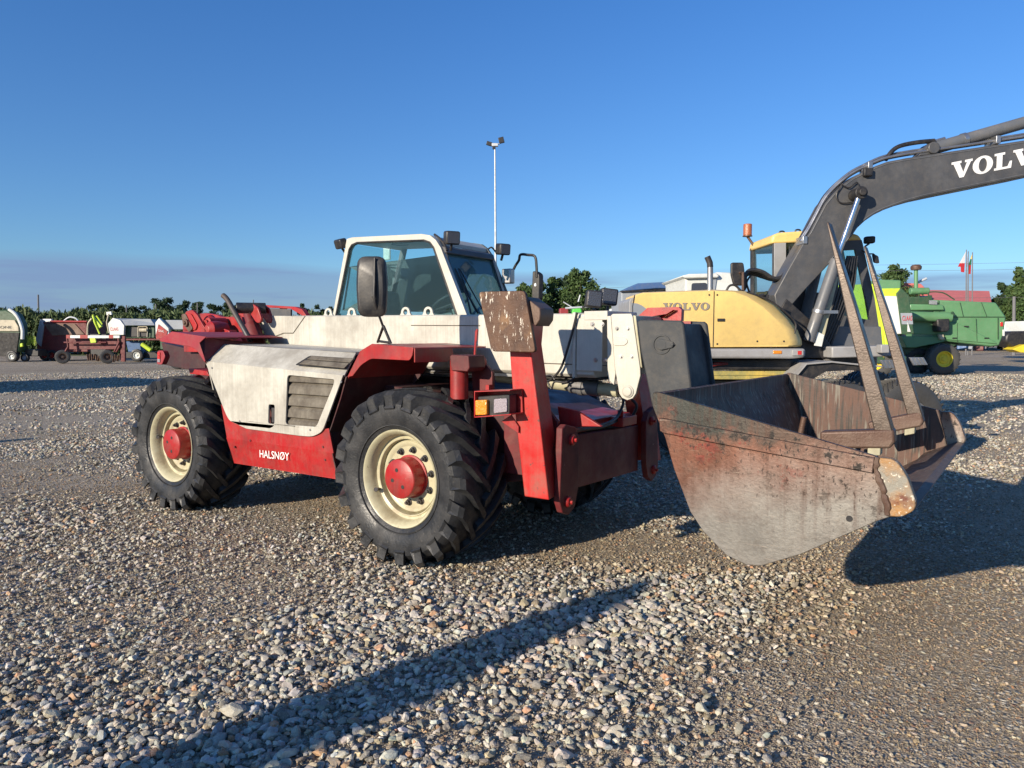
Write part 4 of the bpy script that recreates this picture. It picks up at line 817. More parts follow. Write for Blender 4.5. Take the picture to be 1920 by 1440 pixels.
# --- two pallet fork tines standing in the bucket
def tine(label, tip, heelp, shank, yv, dy):
    t = thing('pallet_fork', label, 'fork tine', Q(*heelp, y=yv), 'L-shaped fork tines standing in the bucket')
    (tx_, ty_), (hx, hy_), (sx, sy) = tip, heelp, shank
    a, b, c = Q(tx_, ty_, y=yv), Q(hx, hy_, y=yv), Q(sx, sy, y=yv-dy)
    ax1 = (a-b).normalized(); side_ = ax1.cross(Y).normalized(); side_ = side_ if side_.x > 0 else -side_
    W = .10; L = (a-b).length
    pr = [b+side_*.0-ax1*.02, b-side_*.068+ax1*.05, b-side_*.044+ax1*L*.5, a-side_*.008, a+side_*.003, b+side_*.012+ax1*L*.6, b+side_*.016+ax1*.03]
    m_ = MB(); m_.prism(pr, (0, W, 0)); bl_ = m_.build('blade', 'tinesteel', t, bevel=.008, seg=2)
    # shank: flat bar from the heel towards the back of the bucket
    d = (c-b).normalized(); up = Y.cross(d).normalized(); up = up if up.z > 0 else -up
    m_ = MB(); b2 = b+ax1*.0; m_.prism([b2+side_*.014-up*.01, b2+side_*.012+up*.055, c+up*.05, c-up*.04, b2-up*.04-side_*.01], (0, W, 0)); m_.build('shank', 'rust', t, bevel=.012, seg=3)
    m_ = MB(); q = b.lerp(c, .25)-up*.04; m_.obox(q+V((0, W*.5, -.02)), d*.03, Y*(W*.4), Z*.02); m_.build('hook', 'olive', t, bevel=.004)
tine('pallet fork tine leaning nearest to the bucket side plate, tip crossing the dark boom', (1552, 416), (1672, 826), (1538, 827), .58, .05)
tine('pallet fork tine farther back in the bucket, tip beside the excavator cab lamp', (1621, 461), (1727, 788), (1630, 806), 1.75, .05)
mb = MB(); mb.box(2.38, 2.46, .66, 1.80, .80, .88); fc = mb.build('fork_carrier_bar', 'black_metal', B, bevel=.01)
B.rotation_euler = (0, 0, -R(2.0)); B.location.x += .042            # the bucket sits slightly askew on its hitch

# ================================================================== WHEELED EXCAVATOR behind the bucket
E0 = Frame(8.75); P_ = E0.p; nE = E0.n; sE = E0.s
EX = thing('wheeled_excavator', 'wheeled excavator with faded yellow hood and dark grey boom lettered VOLVO', 'excavator', E0.g(1500, .9))
# hood
ho = [(1187, 640), (1184, 600), (1186, 566), (1192, 553), (1204, 549.5), (1338, 545), (1375, 547), (1400, 556), (1430, 575), (1455, 598), (1471, 620), (1479, 638), (1480, 648), (1476, 650.5), (1192, 652)]
hi = [(1187, 640), (1184, 600), (1186, 566), (1192, 552), (1206, 548), (1340, 543), (1398, 546), (1425, 555), (1455, 573), (1480, 598), (1496, 620), (1503, 638), (1504, 647), (1500, 650.5), (1192, 652)]
A = E0.ps(ho); Bm = E0.ps(hi, .28); Cc = [p+nE*.75 for p in Bm]
mb = MB(); n = len(A); mid = [a.lerp(b, .35)+nE*.0 for a, b in zip(A, Bm)]; mid = [m_+(b-a)*.22-nE*((b-a).dot(nE)*.22) for m_, a, b in zip(mid, A, Bm)]
mb.add(A+mid+Bm+Cc, [tuple(range(n)), tuple(3*n+i for i in reversed(range(n)))]+[(k*n+i, k*n+(i+1) % n, (k+1)*n+(i+1) % n, (k+1)*n+i) for k in range(3) for i in range(n)])
hood = mb.build('hood', 'yellow', EX, bevel=.02, seg=3, smooth=45)
mb = MB(); sm = E0.ps([(1339, 546), (1338, 600), (1337, 650)], -.002); mb.tube(sm, .005, 6); mb.tube([P_(1190, 553, -.002), P_(1186, 575, -.002), P_(1187, 648, -.002)], .006, 6); mb.build('panel_gap', 'darkhole', hood)
mb = MB(); mb.prism(E0.ps([(1184, 568), (1195, 569), (1204, 573), (1213, 580), (1209, 586), (1197, 596), (1184, 599)], -.004), nE*.006); mb.build('logo_patch', 'greysheet', hood)
mb = MB(); o_ = P_(1243, 582, -.006); slab_letters(mb, 'VOLVO', o_, P_(1331, 581.3, -.006)-o_, Z, (P_(1331, 581, 0)-P_(1243, 581, 0)).length/6.35, .002); mb.build('lettering', 'lettergrey', hood)
mb = MB(); mb.tube(smooth_path(E0.ps([(1400, 548), (1440, 562), (1476, 588), (1492, 608), (1487, 632)], .10)), .012, 8); mb.obox(P_(1431, 556, .2), sE*.06, nE*.04, Z*.02); mb.tube(E0.ps([(1420, 556), (1433, 553)], .15), .02, 8); mb.build('hood_trim', 'black', hood)
mb = MB(); mb.prism(rnd(E0.ps([(1180, 656), (1180, 562), (1189, 556), (1189, 656)], .02), .03), nE*.9); mb.build('rear_bumper', 'skirtgrey', EX, bevel=.02)
for px, py in ((1352, 600), (1322, 636)):
    mb = MB(); mb.obox(P_(px, py, -.006), sE*.045, nE*.006, Z*.018); mb.build('door_handle', 'black', hood, bevel=.004)
for k in range(6):
    mb = MB(); mb.prism(E0.ps([(1212, 604+k*6), (1262, 604+k*6), (1262, 607+k*6), (1212, 607+k*6)], -.004), nE*.006); mb.build('vent_slot', 'darkhole', hood)
for px, py in ((1345, 553), (1345, 645), (1470, 640), (1330, 553), (1330, 645), (1420, 640)):
    mb = MB(); c = P_(px, py, -.003); mb.tube([c, c+nE*.01], .012, 8); mb.build('hood_bolt', 'black', hood)
# grey skirt, lamp
mb = MB(); mb.prism(rnd(E0.ps([(1187, 653.5), (1511, 653.5), (1511, 670), (1487, 673), (1187, 672)], -.03), .04, only=(2, 3, 4)), nE*1.0); mb.build('lower_skirt', 'skirtgrey', EX, bevel=.03, seg=3)
mb = MB(); mb.prism(E0.ps([(1450, 657.5), (1466, 657.5), (1466, 663.5), (1450, 663.5)], -.04), nE*.03); mb.build('side_marker', 'amber', EX, bevel=.005)
mb = MB(); mb.prism(E0.ps([(1486, 656), (1507, 656), (1507, 667), (1486, 667)], -.05), nE*.03); tl = mb.build('tail_lamp', 'skirtgrey', EX, bevel=.006)
mb = MB(); mb.prism(E0.ps([(1496, 658), (1503, 658), (1503, 665), (1496, 665)], -.055), nE*.01); mb.build('lamp_lens', 'redlens', tl)
# turntable, undercarriage frame, yellow side beam
mb = MB(); mb.prism(E0.ps([(1200, 673), (1500, 673), (1490, 694), (1200, 694)], .25), nE*1.5); c = P_(1560, 690, 1.1); mb.cyl(c, c+V((0, 0, .2)), .55, 40); mb.build('turntable_frame', 'black', EX, bevel=.02)
mb = MB(); mb.prism(E0.ps([(1225, 696), (1494, 694.5), (1486, 712), (1225, 711)], .30), nE*.12); mb.prism(E0.ps([(1225, 702.2), (1490, 702.2), (1490, 704.5), (1225, 704.5)], .29), nE*.02); mb.prism(E0.ps([(1225, 721), (1400, 722), (1400, 733), (1225, 733)], .34), nE*.2)
mb.build('side_beam', 'yellow_worn', EX, bevel=.01)
mb = MB(); mb.prism(E0.ps([(1225, 711), (1500, 711), (1530, 740), (1225, 745)], .45), nE*1.0); mb.build('chassis', 'black', EX, bevel=.02)
mb = MB(); mb.prism(E0.ps([(1345, 679), (1365, 680), (1366, 684), (1345, 686), (1318, 690), (1318, 683)], .20), nE*.05); mb.build('red_bracket', 'red', EX, bevel=.01)
# mudguard / step over the wheel
mb = MB(); st = E0.ps([(1487, 712), (1513, 681), (1560, 677), (1620, 683), (1660, 686)], -.12); mb.strip(st, nE*.7, V((0, 0, -.02))); mb.build('mudguard', 'skirtgrey', EX, bevel=.004)
mb = MB(); mb.prism([p+nE*.03 for p in E0.ps([(1489, 713), (1514, 683), (1560, 680), (1640, 688), (1640, 698), (1600, 694), (1550, 697), (1525, 712), (1480, 745)], -.10)], nE*.05); mb.build('mudguard_side', 'black', EX, bevel=.004)
for a, b, c_, d_ in ((1650, 1683, 675, 690), (1705, 1740, 670, 684)):
    mb = MB(); mb.prism(E0.ps([(a, c_), (b-8, c_), (b, d_), (a+8, d_+1)], -.25), nE*.02)
    for k in range(4): mb.prism(E0.ps([(a+3+k*7, c_+1), (a+6+k*7, c_+1), (a+13+k*7, d_), (a+9+k*7, d_)], -.256), nE*.006)
    mb.build('step_plate', 'steel', EX, bevel=.002)
# wheels
def exwheel(c, ang, dark=False):
    axd = Matrix.Rotation(ang, 3, 'Z') @ nE; return simple_wheel(EX, c, axd, .525, .30, .27, 'cylgrey', 'rubber_old', 44)
for px, off, ang in ((1594, -.42, R(14)), (1712, -.10, R(14)), (1300, .30, R(0)), (1640, 2.1, R(0))):
    c = E0.g(px, off); c.z = .52; exwheel(c, ang)
# exhaust, mirror, hoses
mb = MB(); mb.tube([P_(1331.5, 552, .35), P_(1331.5, 500, .35)], .036, 18); mb.build('exhaust_pipe', 'steel', EX)
mb = MB(); mb.tube([P_(1331.5, 501, .35), P_(1331, 493, .35), P_(1326, 481, .35)], .038, 18, caps=False); mb.tube([P_(1331.5, 500, .35), P_(1331, 493, .35), P_(1326.5, 483, .35)], .034, 18); mb.build('exhaust_tip', 'black', EX)
mb = MB(); mb.prism(rnd(E0.ps([(1371, 492), (1394.5, 492), (1397, 512), (1393, 536), (1376, 534), (1371, 515)], .5), .03), nE*.05); mi_ = mb.build('mirror', 'black', EX, bevel=.012)
mb = MB(); mb.tube(E0.ps([(1393, 548), (1393, 510), (1386, 512)], .45), .017, 8); mb.build('mirror_stalk', 'rust', mi_)
mb = MB()
for k in range(4):
    o = .75+k*.06; mb.tube(smooth_path([P_(1394+k, 545-k*2, o), P_(1398, 515+k, o), P_(1410, 506+k*2.5, o), P_(1430, 510+k*3, o), P_(1448, 521+k, o), P_(1462, 521, o), P_(1472, 512, o), P_(1490, 480, o), P_(1506, 452, o)]), .026, 8)
mb.build('hose_bundle', 'black', EX)
mb = MB(); mb.tube(smooth_path(E0.ps([(1362, 545), (1368, 536), (1378, 535), (1390, 546)], .3)), .014, 8); mb.tube(smooth_path(E0.ps([(1405, 548), (1400, 530), (1408, 516)], .8)), .014, 8); mb.build('cable_loop', 'black', EX)
# cab
co = 1.15
mb = MB(); rf = rnd(E0.ps([(1446, 456.5), (1449, 441), (1460, 436), (1500, 433), (1580, 431), (1610, 440), (1618, 450)], co), .03, only=(1, 5)); mb.prism(rf, nE*.95); mb.build('cab_roof', 'yellow', EX, bevel=.03, seg=3)
def pane(name, poly, off, th=.01, mat='glass_far'): m_ = MB(); m_.prism(E0.ps(poly, off), nE*th); return m_.build(name, mat, EX)
body_f = [(1409, 468), (1580, 460), (1600, 560), (1610, 640), (1500, 665), (1412, 600)]
body_o = [(1450, 457), (1616, 450), (1640, 560), (1652, 640), (1600, 665), (1500, 665), (1465, 600), (1450, 556)]
h1_ = [(1414, 459), (1451, 457.5), (1451, 545), (1414, 548)]; h2_ = [(1474, 456), (1560, 453), (1560, 550), (1474, 545)]; h3_ = [(1572, 470), (1604, 468), (1632, 600), (1572, 590)]
mb = MB(); mb.prism(E0.ps(body_o, co+.02), nE*.05, [E0.ps(h, co+.02) for h in (h2_, h3_)]); mb.build('cab_side', 'boomgrey', EX)
mb = MB(); mb.prism(E0.ps(body_f, co+.85), nE*.05, [E0.ps([(1418, 476), (1470, 474), (1470, 550), (1420, 552)], co+.85), E0.ps([(1480, 474), (1570, 470), (1580, 590), (1480, 560)], co+.85)]); mb.build('far_cab_side', 'boomgrey', EX)
for h in (h2_, h3_): pane('cab_window', h, co+.04)
mb = MB(); rq = [P_(1451, 460, co+.06), P_(1451, 556, co+.06), P_(1411, 560, co+.86), P_(1411, 466, co+.86)]; mb.prism(rq, sE*.008); mb.build('rear_window', 'glass_far', EX)
mb = MB(); mb.prism([rq[1], rq[2], rq[2]-Z*.45, rq[1]-Z*.45], sE*.03); mb.build('cab_rear_wall', 'boomgrey', EX)
mb = MB(); mb.tube([rq[2], rq[3]], .035, 8); mb.build('rear_pillar', 'black', EX)
mb = MB(); mb.prism([P_(1605, 455, co+.06), P_(1618, 455, co+.06), P_(1654, 645, co+.06), P_(1640, 660, co+.06)], nE*.05); mb.prism([P_(1605, 455, co+.76), P_(1618, 455, co+.76), P_(1654, 645, co+.76), P_(1640, 660, co+.76)], nE*.05); mb.build('front_pillar', 'black', EX, bevel=.01)
mb = MB(); f0, f1 = P_(1612, 458, co+.1), P_(1640, 600, co+.1); mb.prism([f0, f1, f1+nE*.68, f0+nE*.68], sE*.008); mb.build('windscreen', 'glass_far', EX)
mb = MB(); mb.prism(E0.ps([(1500, 560), (1560, 560), (1560, 640), (1500, 640)], co+.3), nE*.4); mb.prism(E0.ps([(1500, 490), (1518, 490), (1518, 560), (1500, 560)], co+.3), nE*.4); mb.build('seat', 'seat', EX, bevel=.04)
mb = MB(); mb.prism(E0.ps([(1507, 612), (1652, 612), (1656, 655), (1507, 655)], .95), nE*.25); mb.build('step_housing', 'cylgrey', EX, bevel=.01)
mb = MB(); mb.prism(rnd(E0.ps([(1560, 650), (1690, 648), (1697, 668), (1560, 671)], .35), .04, only=(1, 2)), nE*.8); mb.build('front_skirt', 'skirtgrey', EX, bevel=.02)
mb = MB(); mb.prism(E0.ps([(1652, 646), (1668, 646), (1668, 662), (1652, 662)], .2), nE*.12); mb.build('step_box', 'skirtgrey', EX, bevel=.01)
c = P_(1401.5, 442, 1.95); mb = MB(); mb.tube([c, c+Z*.17], .062, 20); b_ = mb.build('beacon', 'beacon', EX, bevel=.01); mb = MB(); mb.cyl(c-Z*.012, c-Z*.001, .07, 20); mb.tube([c-Z*.01, P_(1406, 450, 1.95), P_(1413, 460, 1.95)], .02, 8); mb.build('beacon_mount', 'rust', b_)
c = P_(1630, 450, 1.2); mb = MB(); mb.obox(c, (sE*.8-nE*.5).normalized()*.065, nE*.035, Z*.05); o = mb.build('work_lamp', 'black', EX, bevel=.02); mb = MB(); mb.tube([c-Z*.05, P_(1622, 462, 1.2)], .012, 8); mb.build('lamp_foot', 'black', o)
mb = MB(); mb.tube(smooth_path(E0.ps([(1616, 470), (1630, 478), (1636, 500), (1641, 540)], 1.1)), .012, 8); mb.prism(rnd(E0.ps([(1637, 476), (1647, 480), (1649, 494), (1640, 492)], 1.1), .02), nE*.04); mb.tube(E0.ps([(1640, 478), (1637, 476), (1629, 476)], 1.1), .01, 6); mb.build('front_mirror', 'black', EX)
mb = MB(); mb.prism(E0.ps([(1440, 545), (1458, 548), (1452, 565), (1420, 552)], 1.0), nE*.1); mb.prism(E0.ps([(1418, 547), (1452, 546), (1456, 560), (1446, 570), (1430, 562)], .95), nE*.1); mb.build('tank_cover', 'yellow', EX, bevel=.03)
mb = MB(); mb.tube(smooth_path(E0.ps([(1480, 548), (1480, 500), (1481, 480), (1481, 462)], co-.06)), .014, 8); mb.build('grab_rail', 'black', EX)
for px, py in ((1466, 436), (1496, 433)):
    mb = MB(); mb.tube(smooth_path([P_(px-5, py+1, co+.1), P_(px-3, py-2, co+.1), P_(px+3, py-2, co+.1), P_(px+5, py+1, co+.1)]), .012, 6); mb.build('roof_hook', 'black', EX)
mb = MB(); mb.prism(E0.ps([(1452, 456), (1474, 455), (1474, 552), (1452, 552)], co-.005), nE*.02); mb.build('cab_pillar', 'skirtgrey', EX, bevel=.004)
# boom
bo_ = .62; bwid = .36
top_ = [(1452, 553), (1478, 505), (1504, 459.5), (1519.7, 435), (1534, 408), (1549, 380), (1564, 362), (1580.5, 346.7), (1600, 332), (1622, 320.7), (1642, 311), (1664, 303), (1700, 296), (1747, 289), (1861, 272), (1920, 263), (2060, 240)]
bot_ = [(2060, 300), (1920, 331), (1782, 359), (1730, 370), (1695, 379.7), (1657, 393.6), (1638, 403), (1622, 414), (1608, 427), (1598, 442), (1580, 464), (1553, 497), (1512, 541), (1471, 588), (1455, 569)]
mb = MB(); mb.prism(E0.ps(top_+bot_, bo_), nE*bwid); boom_ = mb.build('boom', 'boomgrey', EX, bevel=.012)
mb = MB(); o_ = P_(1783, 336.5, bo_-.006); e_ = P_(1923, 309, bo_-.006); slab_letters(mb, 'VOLVO', o_, e_-o_, Z, .212, .002); mb.build('lettering', 'letterwhite', boom_)
mb = MB()
for dy, r_, oo in ((-5, .017, .66), (-9, .017, .74), (-3, .017, .82)):
    mb.tube(smooth_path([P_(a-3, b+dy-2, oo) for a, b in top_[2:]], 3), r_, 8)
mb.build('boom_pipe', 'steel', boom_)
mb = MB(); mb.tube(smooth_path([P_(a-7, b-7, .78) for a, b in top_[2:9]], 3), .02, 8); mb.tube(smooth_path(E0.ps([(1660, 300), (1674, 282), (1690, 273), (1720, 267), (1752, 264)], .7)), .028, 10); mb.tube(smooth_path(E0.ps([(1580, 344), (1568, 365), (1576, 380), (1600, 378), (1607, 366)], bo_-.03)), .008, 6); mb.tube(smooth_path(E0.ps([(1576, 345), (1592, 352), (1606, 342), (1612, 352)], bo_-.03)), .008, 6); mb.build('boom_hose', 'black', boom_)
for px, py in ((1624, 314), (1861, 266), (1503, 452)):
    mb = MB(); mb.obox(P_(px, py, .72), sE*.03, nE*.12, Z*.05); mb.build('pipe_clamp', 'steel', boom_, bevel=.006)
mb = MB(); mb.tube([P_(a, b+4, bo_-.001) for a, b in top_[3:]], .006, 6); mb.build('upper_weld', 'cylgrey', boom_)
mb = MB(); mb.tube([P_(a, b-4, bo_-.001) for a, b in bot_[1:12]], .006, 6); mb.build('lower_weld', 'cylgrey', boom_)
mb = MB(); mb.obox(P_(1627, 323, bo_-.04), sE*.055, nE*.03, Z*.05); mb.build('boom_lamp', 'black', boom_, bevel=.01)
a, b = P_(1742, 281, .74), P_(1935, 226, .74); mb = MB(); mb.tube([a, b, b+(b-a)*.6], .078, 24); c = mb.build('arm_cylinder', 'cylgrey', EX); mb = MB(); mb.tube([a-nE*.12, a+nE*.12], .075, 20); mb.prism(E0.ps([(1722, 292), (1738, 274), (1752, 272), (1762, 288)], .66), nE*.2); mb.build('cylinder_lug', 'boomgrey', c, bevel=.01)
mb = MB(); q = a.lerp(b, .32); dd = (b-a).normalized(); mb.tube([q, q+dd*.05], .088, 24); mb.build('cylinder_band', 'steel', c); mb = MB(); mb.tube([a.lerp(b, -.02)+Z*.09, a.lerp(b, .15)+Z*.09], .02, 8); mb.build('cylinder_pipe', 'steel', c)
a, b, t_ = P_(1516, 640, .46), P_(1568, 487, .46), P_(1612.5, 362, .46)
mb = MB(); mb.tube([a, b], .070, 24); bc = mb.build('boom_cylinder', 'cylgrey', EX, bevel=.004); mb = MB(); mb.tube([b, t_], .034, 18); mb.build('cylinder_rod', 'chrome', bc)
mb = MB(); mb.tube([t_-nE*.05, t_+nE*.75], .078, 24); mb.tube([t_-nE*.09, t_-nE*.05], .045, 12); mb.build('cylinder_pin', 'black', bc, bevel=.006)
mb = MB(); q = a.lerp(b, .36); dd = (b-a).normalized(); mb.tube([q-dd*.02, q+dd*.02], .080, 24); mb.obox(q+sE*.10-nE*.05, sE*.12, nE*.02, Z*.02); mb.build('pipe_clamp', 'steel', bc)
mb = MB(); mb.tube([a+nE*.6+sE*.12, b+nE*.6+sE*.02], .07, 20); mb.tube([b+nE*.6, t_+nE*.6], .034, 16); mb.build('boom_cylinder', 'cylgrey', EX)
mb = MB(); mb.prism(E0.ps([(1528, 646), (1542, 648), (1572, 520), (1566, 516)], .5), nE*.03); mb.build('cylinder_guard', 'olive', EX, bevel=.004)
mb = MB(); mb.prism(E0.ps([(1527, 648), (1541, 650), (1546, 628), (1533, 622)], .44), nE*.02); mb.build('cylinder_plate', 'offwhite', EX, bevel=.004)
mb = MB(); mb.prism(E0.ps([(1452, 600), (1475, 560), (1520, 600), (1560, 650), (1560, 672), (1500, 672)], .6), nE*.5); mb.build('boom_mount', 'black', EX, bevel=.01)
mb = MB()
for k in range(5): mb.tube(smooth_path(E0.ps([(1530+k*6, 655), (1556+k*5, 600), (1575+k*6, 540), (1590+k*4, 480)], .62+.03*k)), .02, 6)
mb.build('hose_run', 'black', EX)

# ================================================================== GREEN COMBINE at the right
D = Frame(29.5, R(-4), 1772)
CB = thing('combine_harvester', 'old green combine harvester with yellow rear wheel hub and tall air intake', 'combine', D.g(1772, 1))
def pr(name, pts, off, th, mat, par, bev=.03, **k): m_ = MB(); m_.prism(D.ps(pts, off), D.n*th); return m_.build(name, mat, par, bevel=bev, **k)
pr('rear_body', [(1750, 562), (1868, 567), (1887, 594), (1882, 628), (1874, 648), (1858, 650), (1775, 640), (1750, 640)], .0, 2.4, 'green', CB, .06)
pr('lower_panel', [(1700, 626), (1770, 628), (1775, 637), (1871, 645), (1868, 641), (1795, 605), (1760, 600), (1700, 600)], -.05, .1, 'green', CB)
pr('front_panel', [(1690, 630), (1772, 632), (1771, 641), (1716, 652), (1700, 652)], -.10, 1.0, 'green', CB); pr('chassis', [(1690, 650), (1722, 652), (1775, 640), (1800, 643), (1780, 655), (1700, 666)], .3, 1.4, 'darkgreen', CB)
pr('seam_strip', [(1788, 593.5), (1886, 593.5), (1886, 595), (1788, 595)], -.03, .02, 'darkgreen', CB, 0); pr('door_bar', [(1871, 596), (1872.5, 596), (1872.5, 636), (1871, 636)], -.04, .02, 'darkgreen', CB, 0)
m_ = MB(); a, b = D.p(1706, 593, -.25), D.p(1782, 595, -.25); m_.tube([a, b], .20, 24); m_.build('auger_tube', 'green', CB)
pr('grain_tank_panel', [(1706, 570), (1769, 571), (1772, 582), (1706, 582)], -.15, .5, 'green', CB, .05); pr('engine_deck', [(1700, 556), (1735, 557), (1748, 553), (1750, 572), (1700, 570)], .2, 1.5, 'darkgreen', CB)
m_ = MB(); m_.tube([D.p(1717.5, 543, .4), D.p(1717.5, 505, .4)], .075, 16); m_.build('intake_pipe', 'green', CB); m_ = MB(); m_.lathe([(.001, .0), (.19, .0), (.21, .06), (.21, .14), (.15, .20), (.001, .22)], D.p(1717.5, 506, .4), Z, 24); m_.build('intake_cap', 'rust', CB)
m_ = MB(); m_.tube([D.p(1706, 546, .4), D.p(1741, 545.5, .4)], .14, 20); m_.build('air_cleaner', 'green', CB, bevel=.03); m_ = MB(); m_.tube([D.p(1720, 530, .8), D.p(1737, 522, .8)], .05, 12); m_.build('exhaust_pipe', 'galv', CB)
for pts in ([(1795, 606), (1795, 640)], [(1830, 597), (1832, 640)], [(1760, 563), (1762, 592)], [(1800, 567), (1806, 593)], [(1840, 567), (1850, 593)]):
    m_ = MB(); m_.tube(D.ps(pts, -.055), .012, 6); m_.build('panel_seam', 'darkgreen', CB)
for px, py in ((1812, 612), (1850, 634), (1790, 634)):
    m_ = MB(); m_.obox(D.p(px, py, -.06), sE*.09, nE*.02, Z*.025); m_.build('latch', 'black', CB, bevel=.008)
m_ = MB(); m_.prism(D.ps([(1742, 563), (1757, 564), (1757, 571), (1742, 570)], -.17), D.n*.05); m_.build('engine_grille', 'darkhole', CB)
m_ = MB()
for k in range(5): m_.tube([D.p(1742, 563.8+k*1.5, -.19), D.p(1757, 564.6+k*1.5, -.19)], .012, 6)
m_.build('grille_bars', 'galv', CB)
m_ = MB(); m_.tube(smooth_path(D.ps([(1742, 556), (1742, 548), (1768, 549), (1790, 562)], .3)), .025, 8); m_.build('handrail', 'darkgreen', CB)
pr('reflector', [(1876, 604), (1881, 604), (1881, 612), (1876, 612)], -.03, .03, 'redlens', CB, .01); pr('warning_board', [(1880, 618), (1884, 618), (1884, 630), (1880, 630)], -.06, .03, 'offwhite', CB, .01)
m_ = MB(); m_.tube([D.p(1782, 587, -.3), D.p(1785.5, 592, -.3)], .12, 14); m_.build('hose_joint', 'darkgreen', CB)
pr('rubber_spout', [(1757, 598), (1781, 597), (1781, 618), (1778, 622), (1758, 622)], -.45, .45, 'black', CB, .05); pr('spout_bracket', [(1761, 627), (1770, 627), (1772, 637), (1764, 637)], -.30, .2, 'beige', CB)
simple_wheel(CB, V((*D.g(1772.5, -.35).xy, .64)), D.n, .64, .42, .32, 'hubyellow', 'rubber_old', 22); simple_wheel(CB, V((*D.g(1773, 2.2).xy, .64)), D.n, .64, .42, .32, 'hubyellow', 'rubber_old', 22)
m_ = MB(); m_.tube([V((*D.g(1772.5, .0).xy, .64)), V((*D.g(1772.5, 2.3).xy, .64))], .1, 12); m_.tube([V((*D.g(1772.5, .3).xy, .64)), D.p(1772, 645, .3)], .09, 10); m_.build('rear_axle', 'darkgreen', CB)
simple_wheel(CB, V((*D.g(1724, .3).xy, .55)), D.n, .55, .4, .25, 'darkgreen', 'rubber', 20)

# lime green harvester in front of it
L_ = Frame(25.5, R(-12), 1670)
LH = thing('forage_harvester', 'lime green and white harvester standing between the excavator and the green combine', 'harvester', L_.g(1670, .8))
def pl(name, pts, off, th, mat, par, bev=.03): m_ = MB(); m_.prism(L_.ps(pts, off), L_.n*th); return m_.build(name, mat, par, bevel=bev)
pl('lime_body', [(1560, 535), (1640, 532), (1662, 535), (1662, 640), (1690, 655), (1690, 668), (1560, 668)], .1, 1.6, 'lime', LH, .05)
pl('green_roof', [(1640, 524), (1690, 525), (1690, 542), (1640, 546)], .0, 1.6, 'brightgreen' if 0 else 'green', LH, .05); pl('lime_head', [(1640, 541), (1689, 540), (1682, 556), (1655, 556)], -.02, .6, 'lime', LH, .03)
pl('white_panel', [(1650, 555), (1683, 555), (1691, 626), (1664, 627)], -.04, .3, 'offwhite', LH, .02)
gp = pl('green_panel', [(1681, 550), (1690, 540), (1704, 553), (1714, 626), (1691, 627)], -.08, .4, 'darkgreen', LH, .02); pl('label_plate', [(1688.5, 587), (1710, 587), (1712, 608), (1691, 608)], -.10, .02, 'greysheet', LH, .0)
m_ = MB(); o_ = L_.p(1691.5, 601, -.125); text_into(m_, 'CLAAS', o_, L_.p(1709, 601, -.125)-o_, Z, .17, .32, .004); m_.build('lettering', 'letterred', LH)
m_ = MB(); m_.prism(L_.ps([(1702, 604), (1707.5, 622), (1701.5, 622)], -.13), L_.n*.02); m_.build('warning_triangle', 'offwhite', LH)
pl('lime_fender', [(1658, 628), (1672, 628), (1690, 645), (1686, 668), (1662, 668)], -.1, .5, 'lime', LH, .03); pl('dark_gap', [(1560, 668), (1700, 668), (1700, 682), (1560, 682)], .2, 1.2, 'darkgreen', LH)
simple_wheel(LH, V((*L_.g(1640, .2).xy, .7)), L_.n, .7, .5, .35, 'hubyellow', 'rubber_old', 20)

# ================================================================== small machines and clutter, right
F45 = Frame(42)
def pf(F, name, pts, off, th, mat, par=None, bev=.03): m_ = MB(); m_.prism(F.ps(pts, off), F.n*th); return m_.build(name, mat, par, bevel=bev)
t = thing('loader_bucket', 'dark loader attachment with a yellow bucket at the right edge of the photo', 'loader bucket', F45.g(1905))
pf(F45, 'dark_cover', rnd(F45.ps([(1886, 640), (1888, 626), (1896, 621), (1925, 620), (1960, 622), (1960, 648), (1896, 650)], 0), .1) and [(1886, 640), (1887, 630), (1892, 623), (1900, 621), (1960, 620), (1960, 648), (1898, 651)], 0, 1.2, 'black', t, .1)
pf(F45, 'scoop', [(1899, 655), (1920, 646), (1960, 646), (1960, 662), (1914, 661)], -.4, .9, 'hubyellow', t, .03)
G = Frame(48); t = thing('white_trailer', 'low white trailer beyond the green combine', 'trailer', G.g(1905, 2)); pf(G, 'side_wall', [(1884, 603), (1960, 601), (1960, 628), (1884, 626)], 1, 2.2, 'offwhite', t, .05); pf(G, 'running_gear', [(1884, 628), (1960, 628), (1960, 640), (1884, 640)], 1.2, 1.6, 'black', t, .05)
G = Frame(37); t = thing('scrap_pile', 'heap of blue and grey scrap parts on the ground beyond the combine', 'scrap', G.g(1825))
for k in range(14):
    a = G.p(1800+k*3.6, 652-random.uniform(0, 4), random.uniform(0, .6)); m_ = MB(); m_.obox(a, V((random.uniform(.1, .3), random.uniform(-.1, .1), random.uniform(-.05, .05))), V((0, .15, 0)), V((0, .02, random.uniform(.05, .16)))); m_.build('scrap_piece', random.choice(['bluepaint', 'black', 'greysheet', 'skirtgrey', 'maroon']), t, bevel=.03)

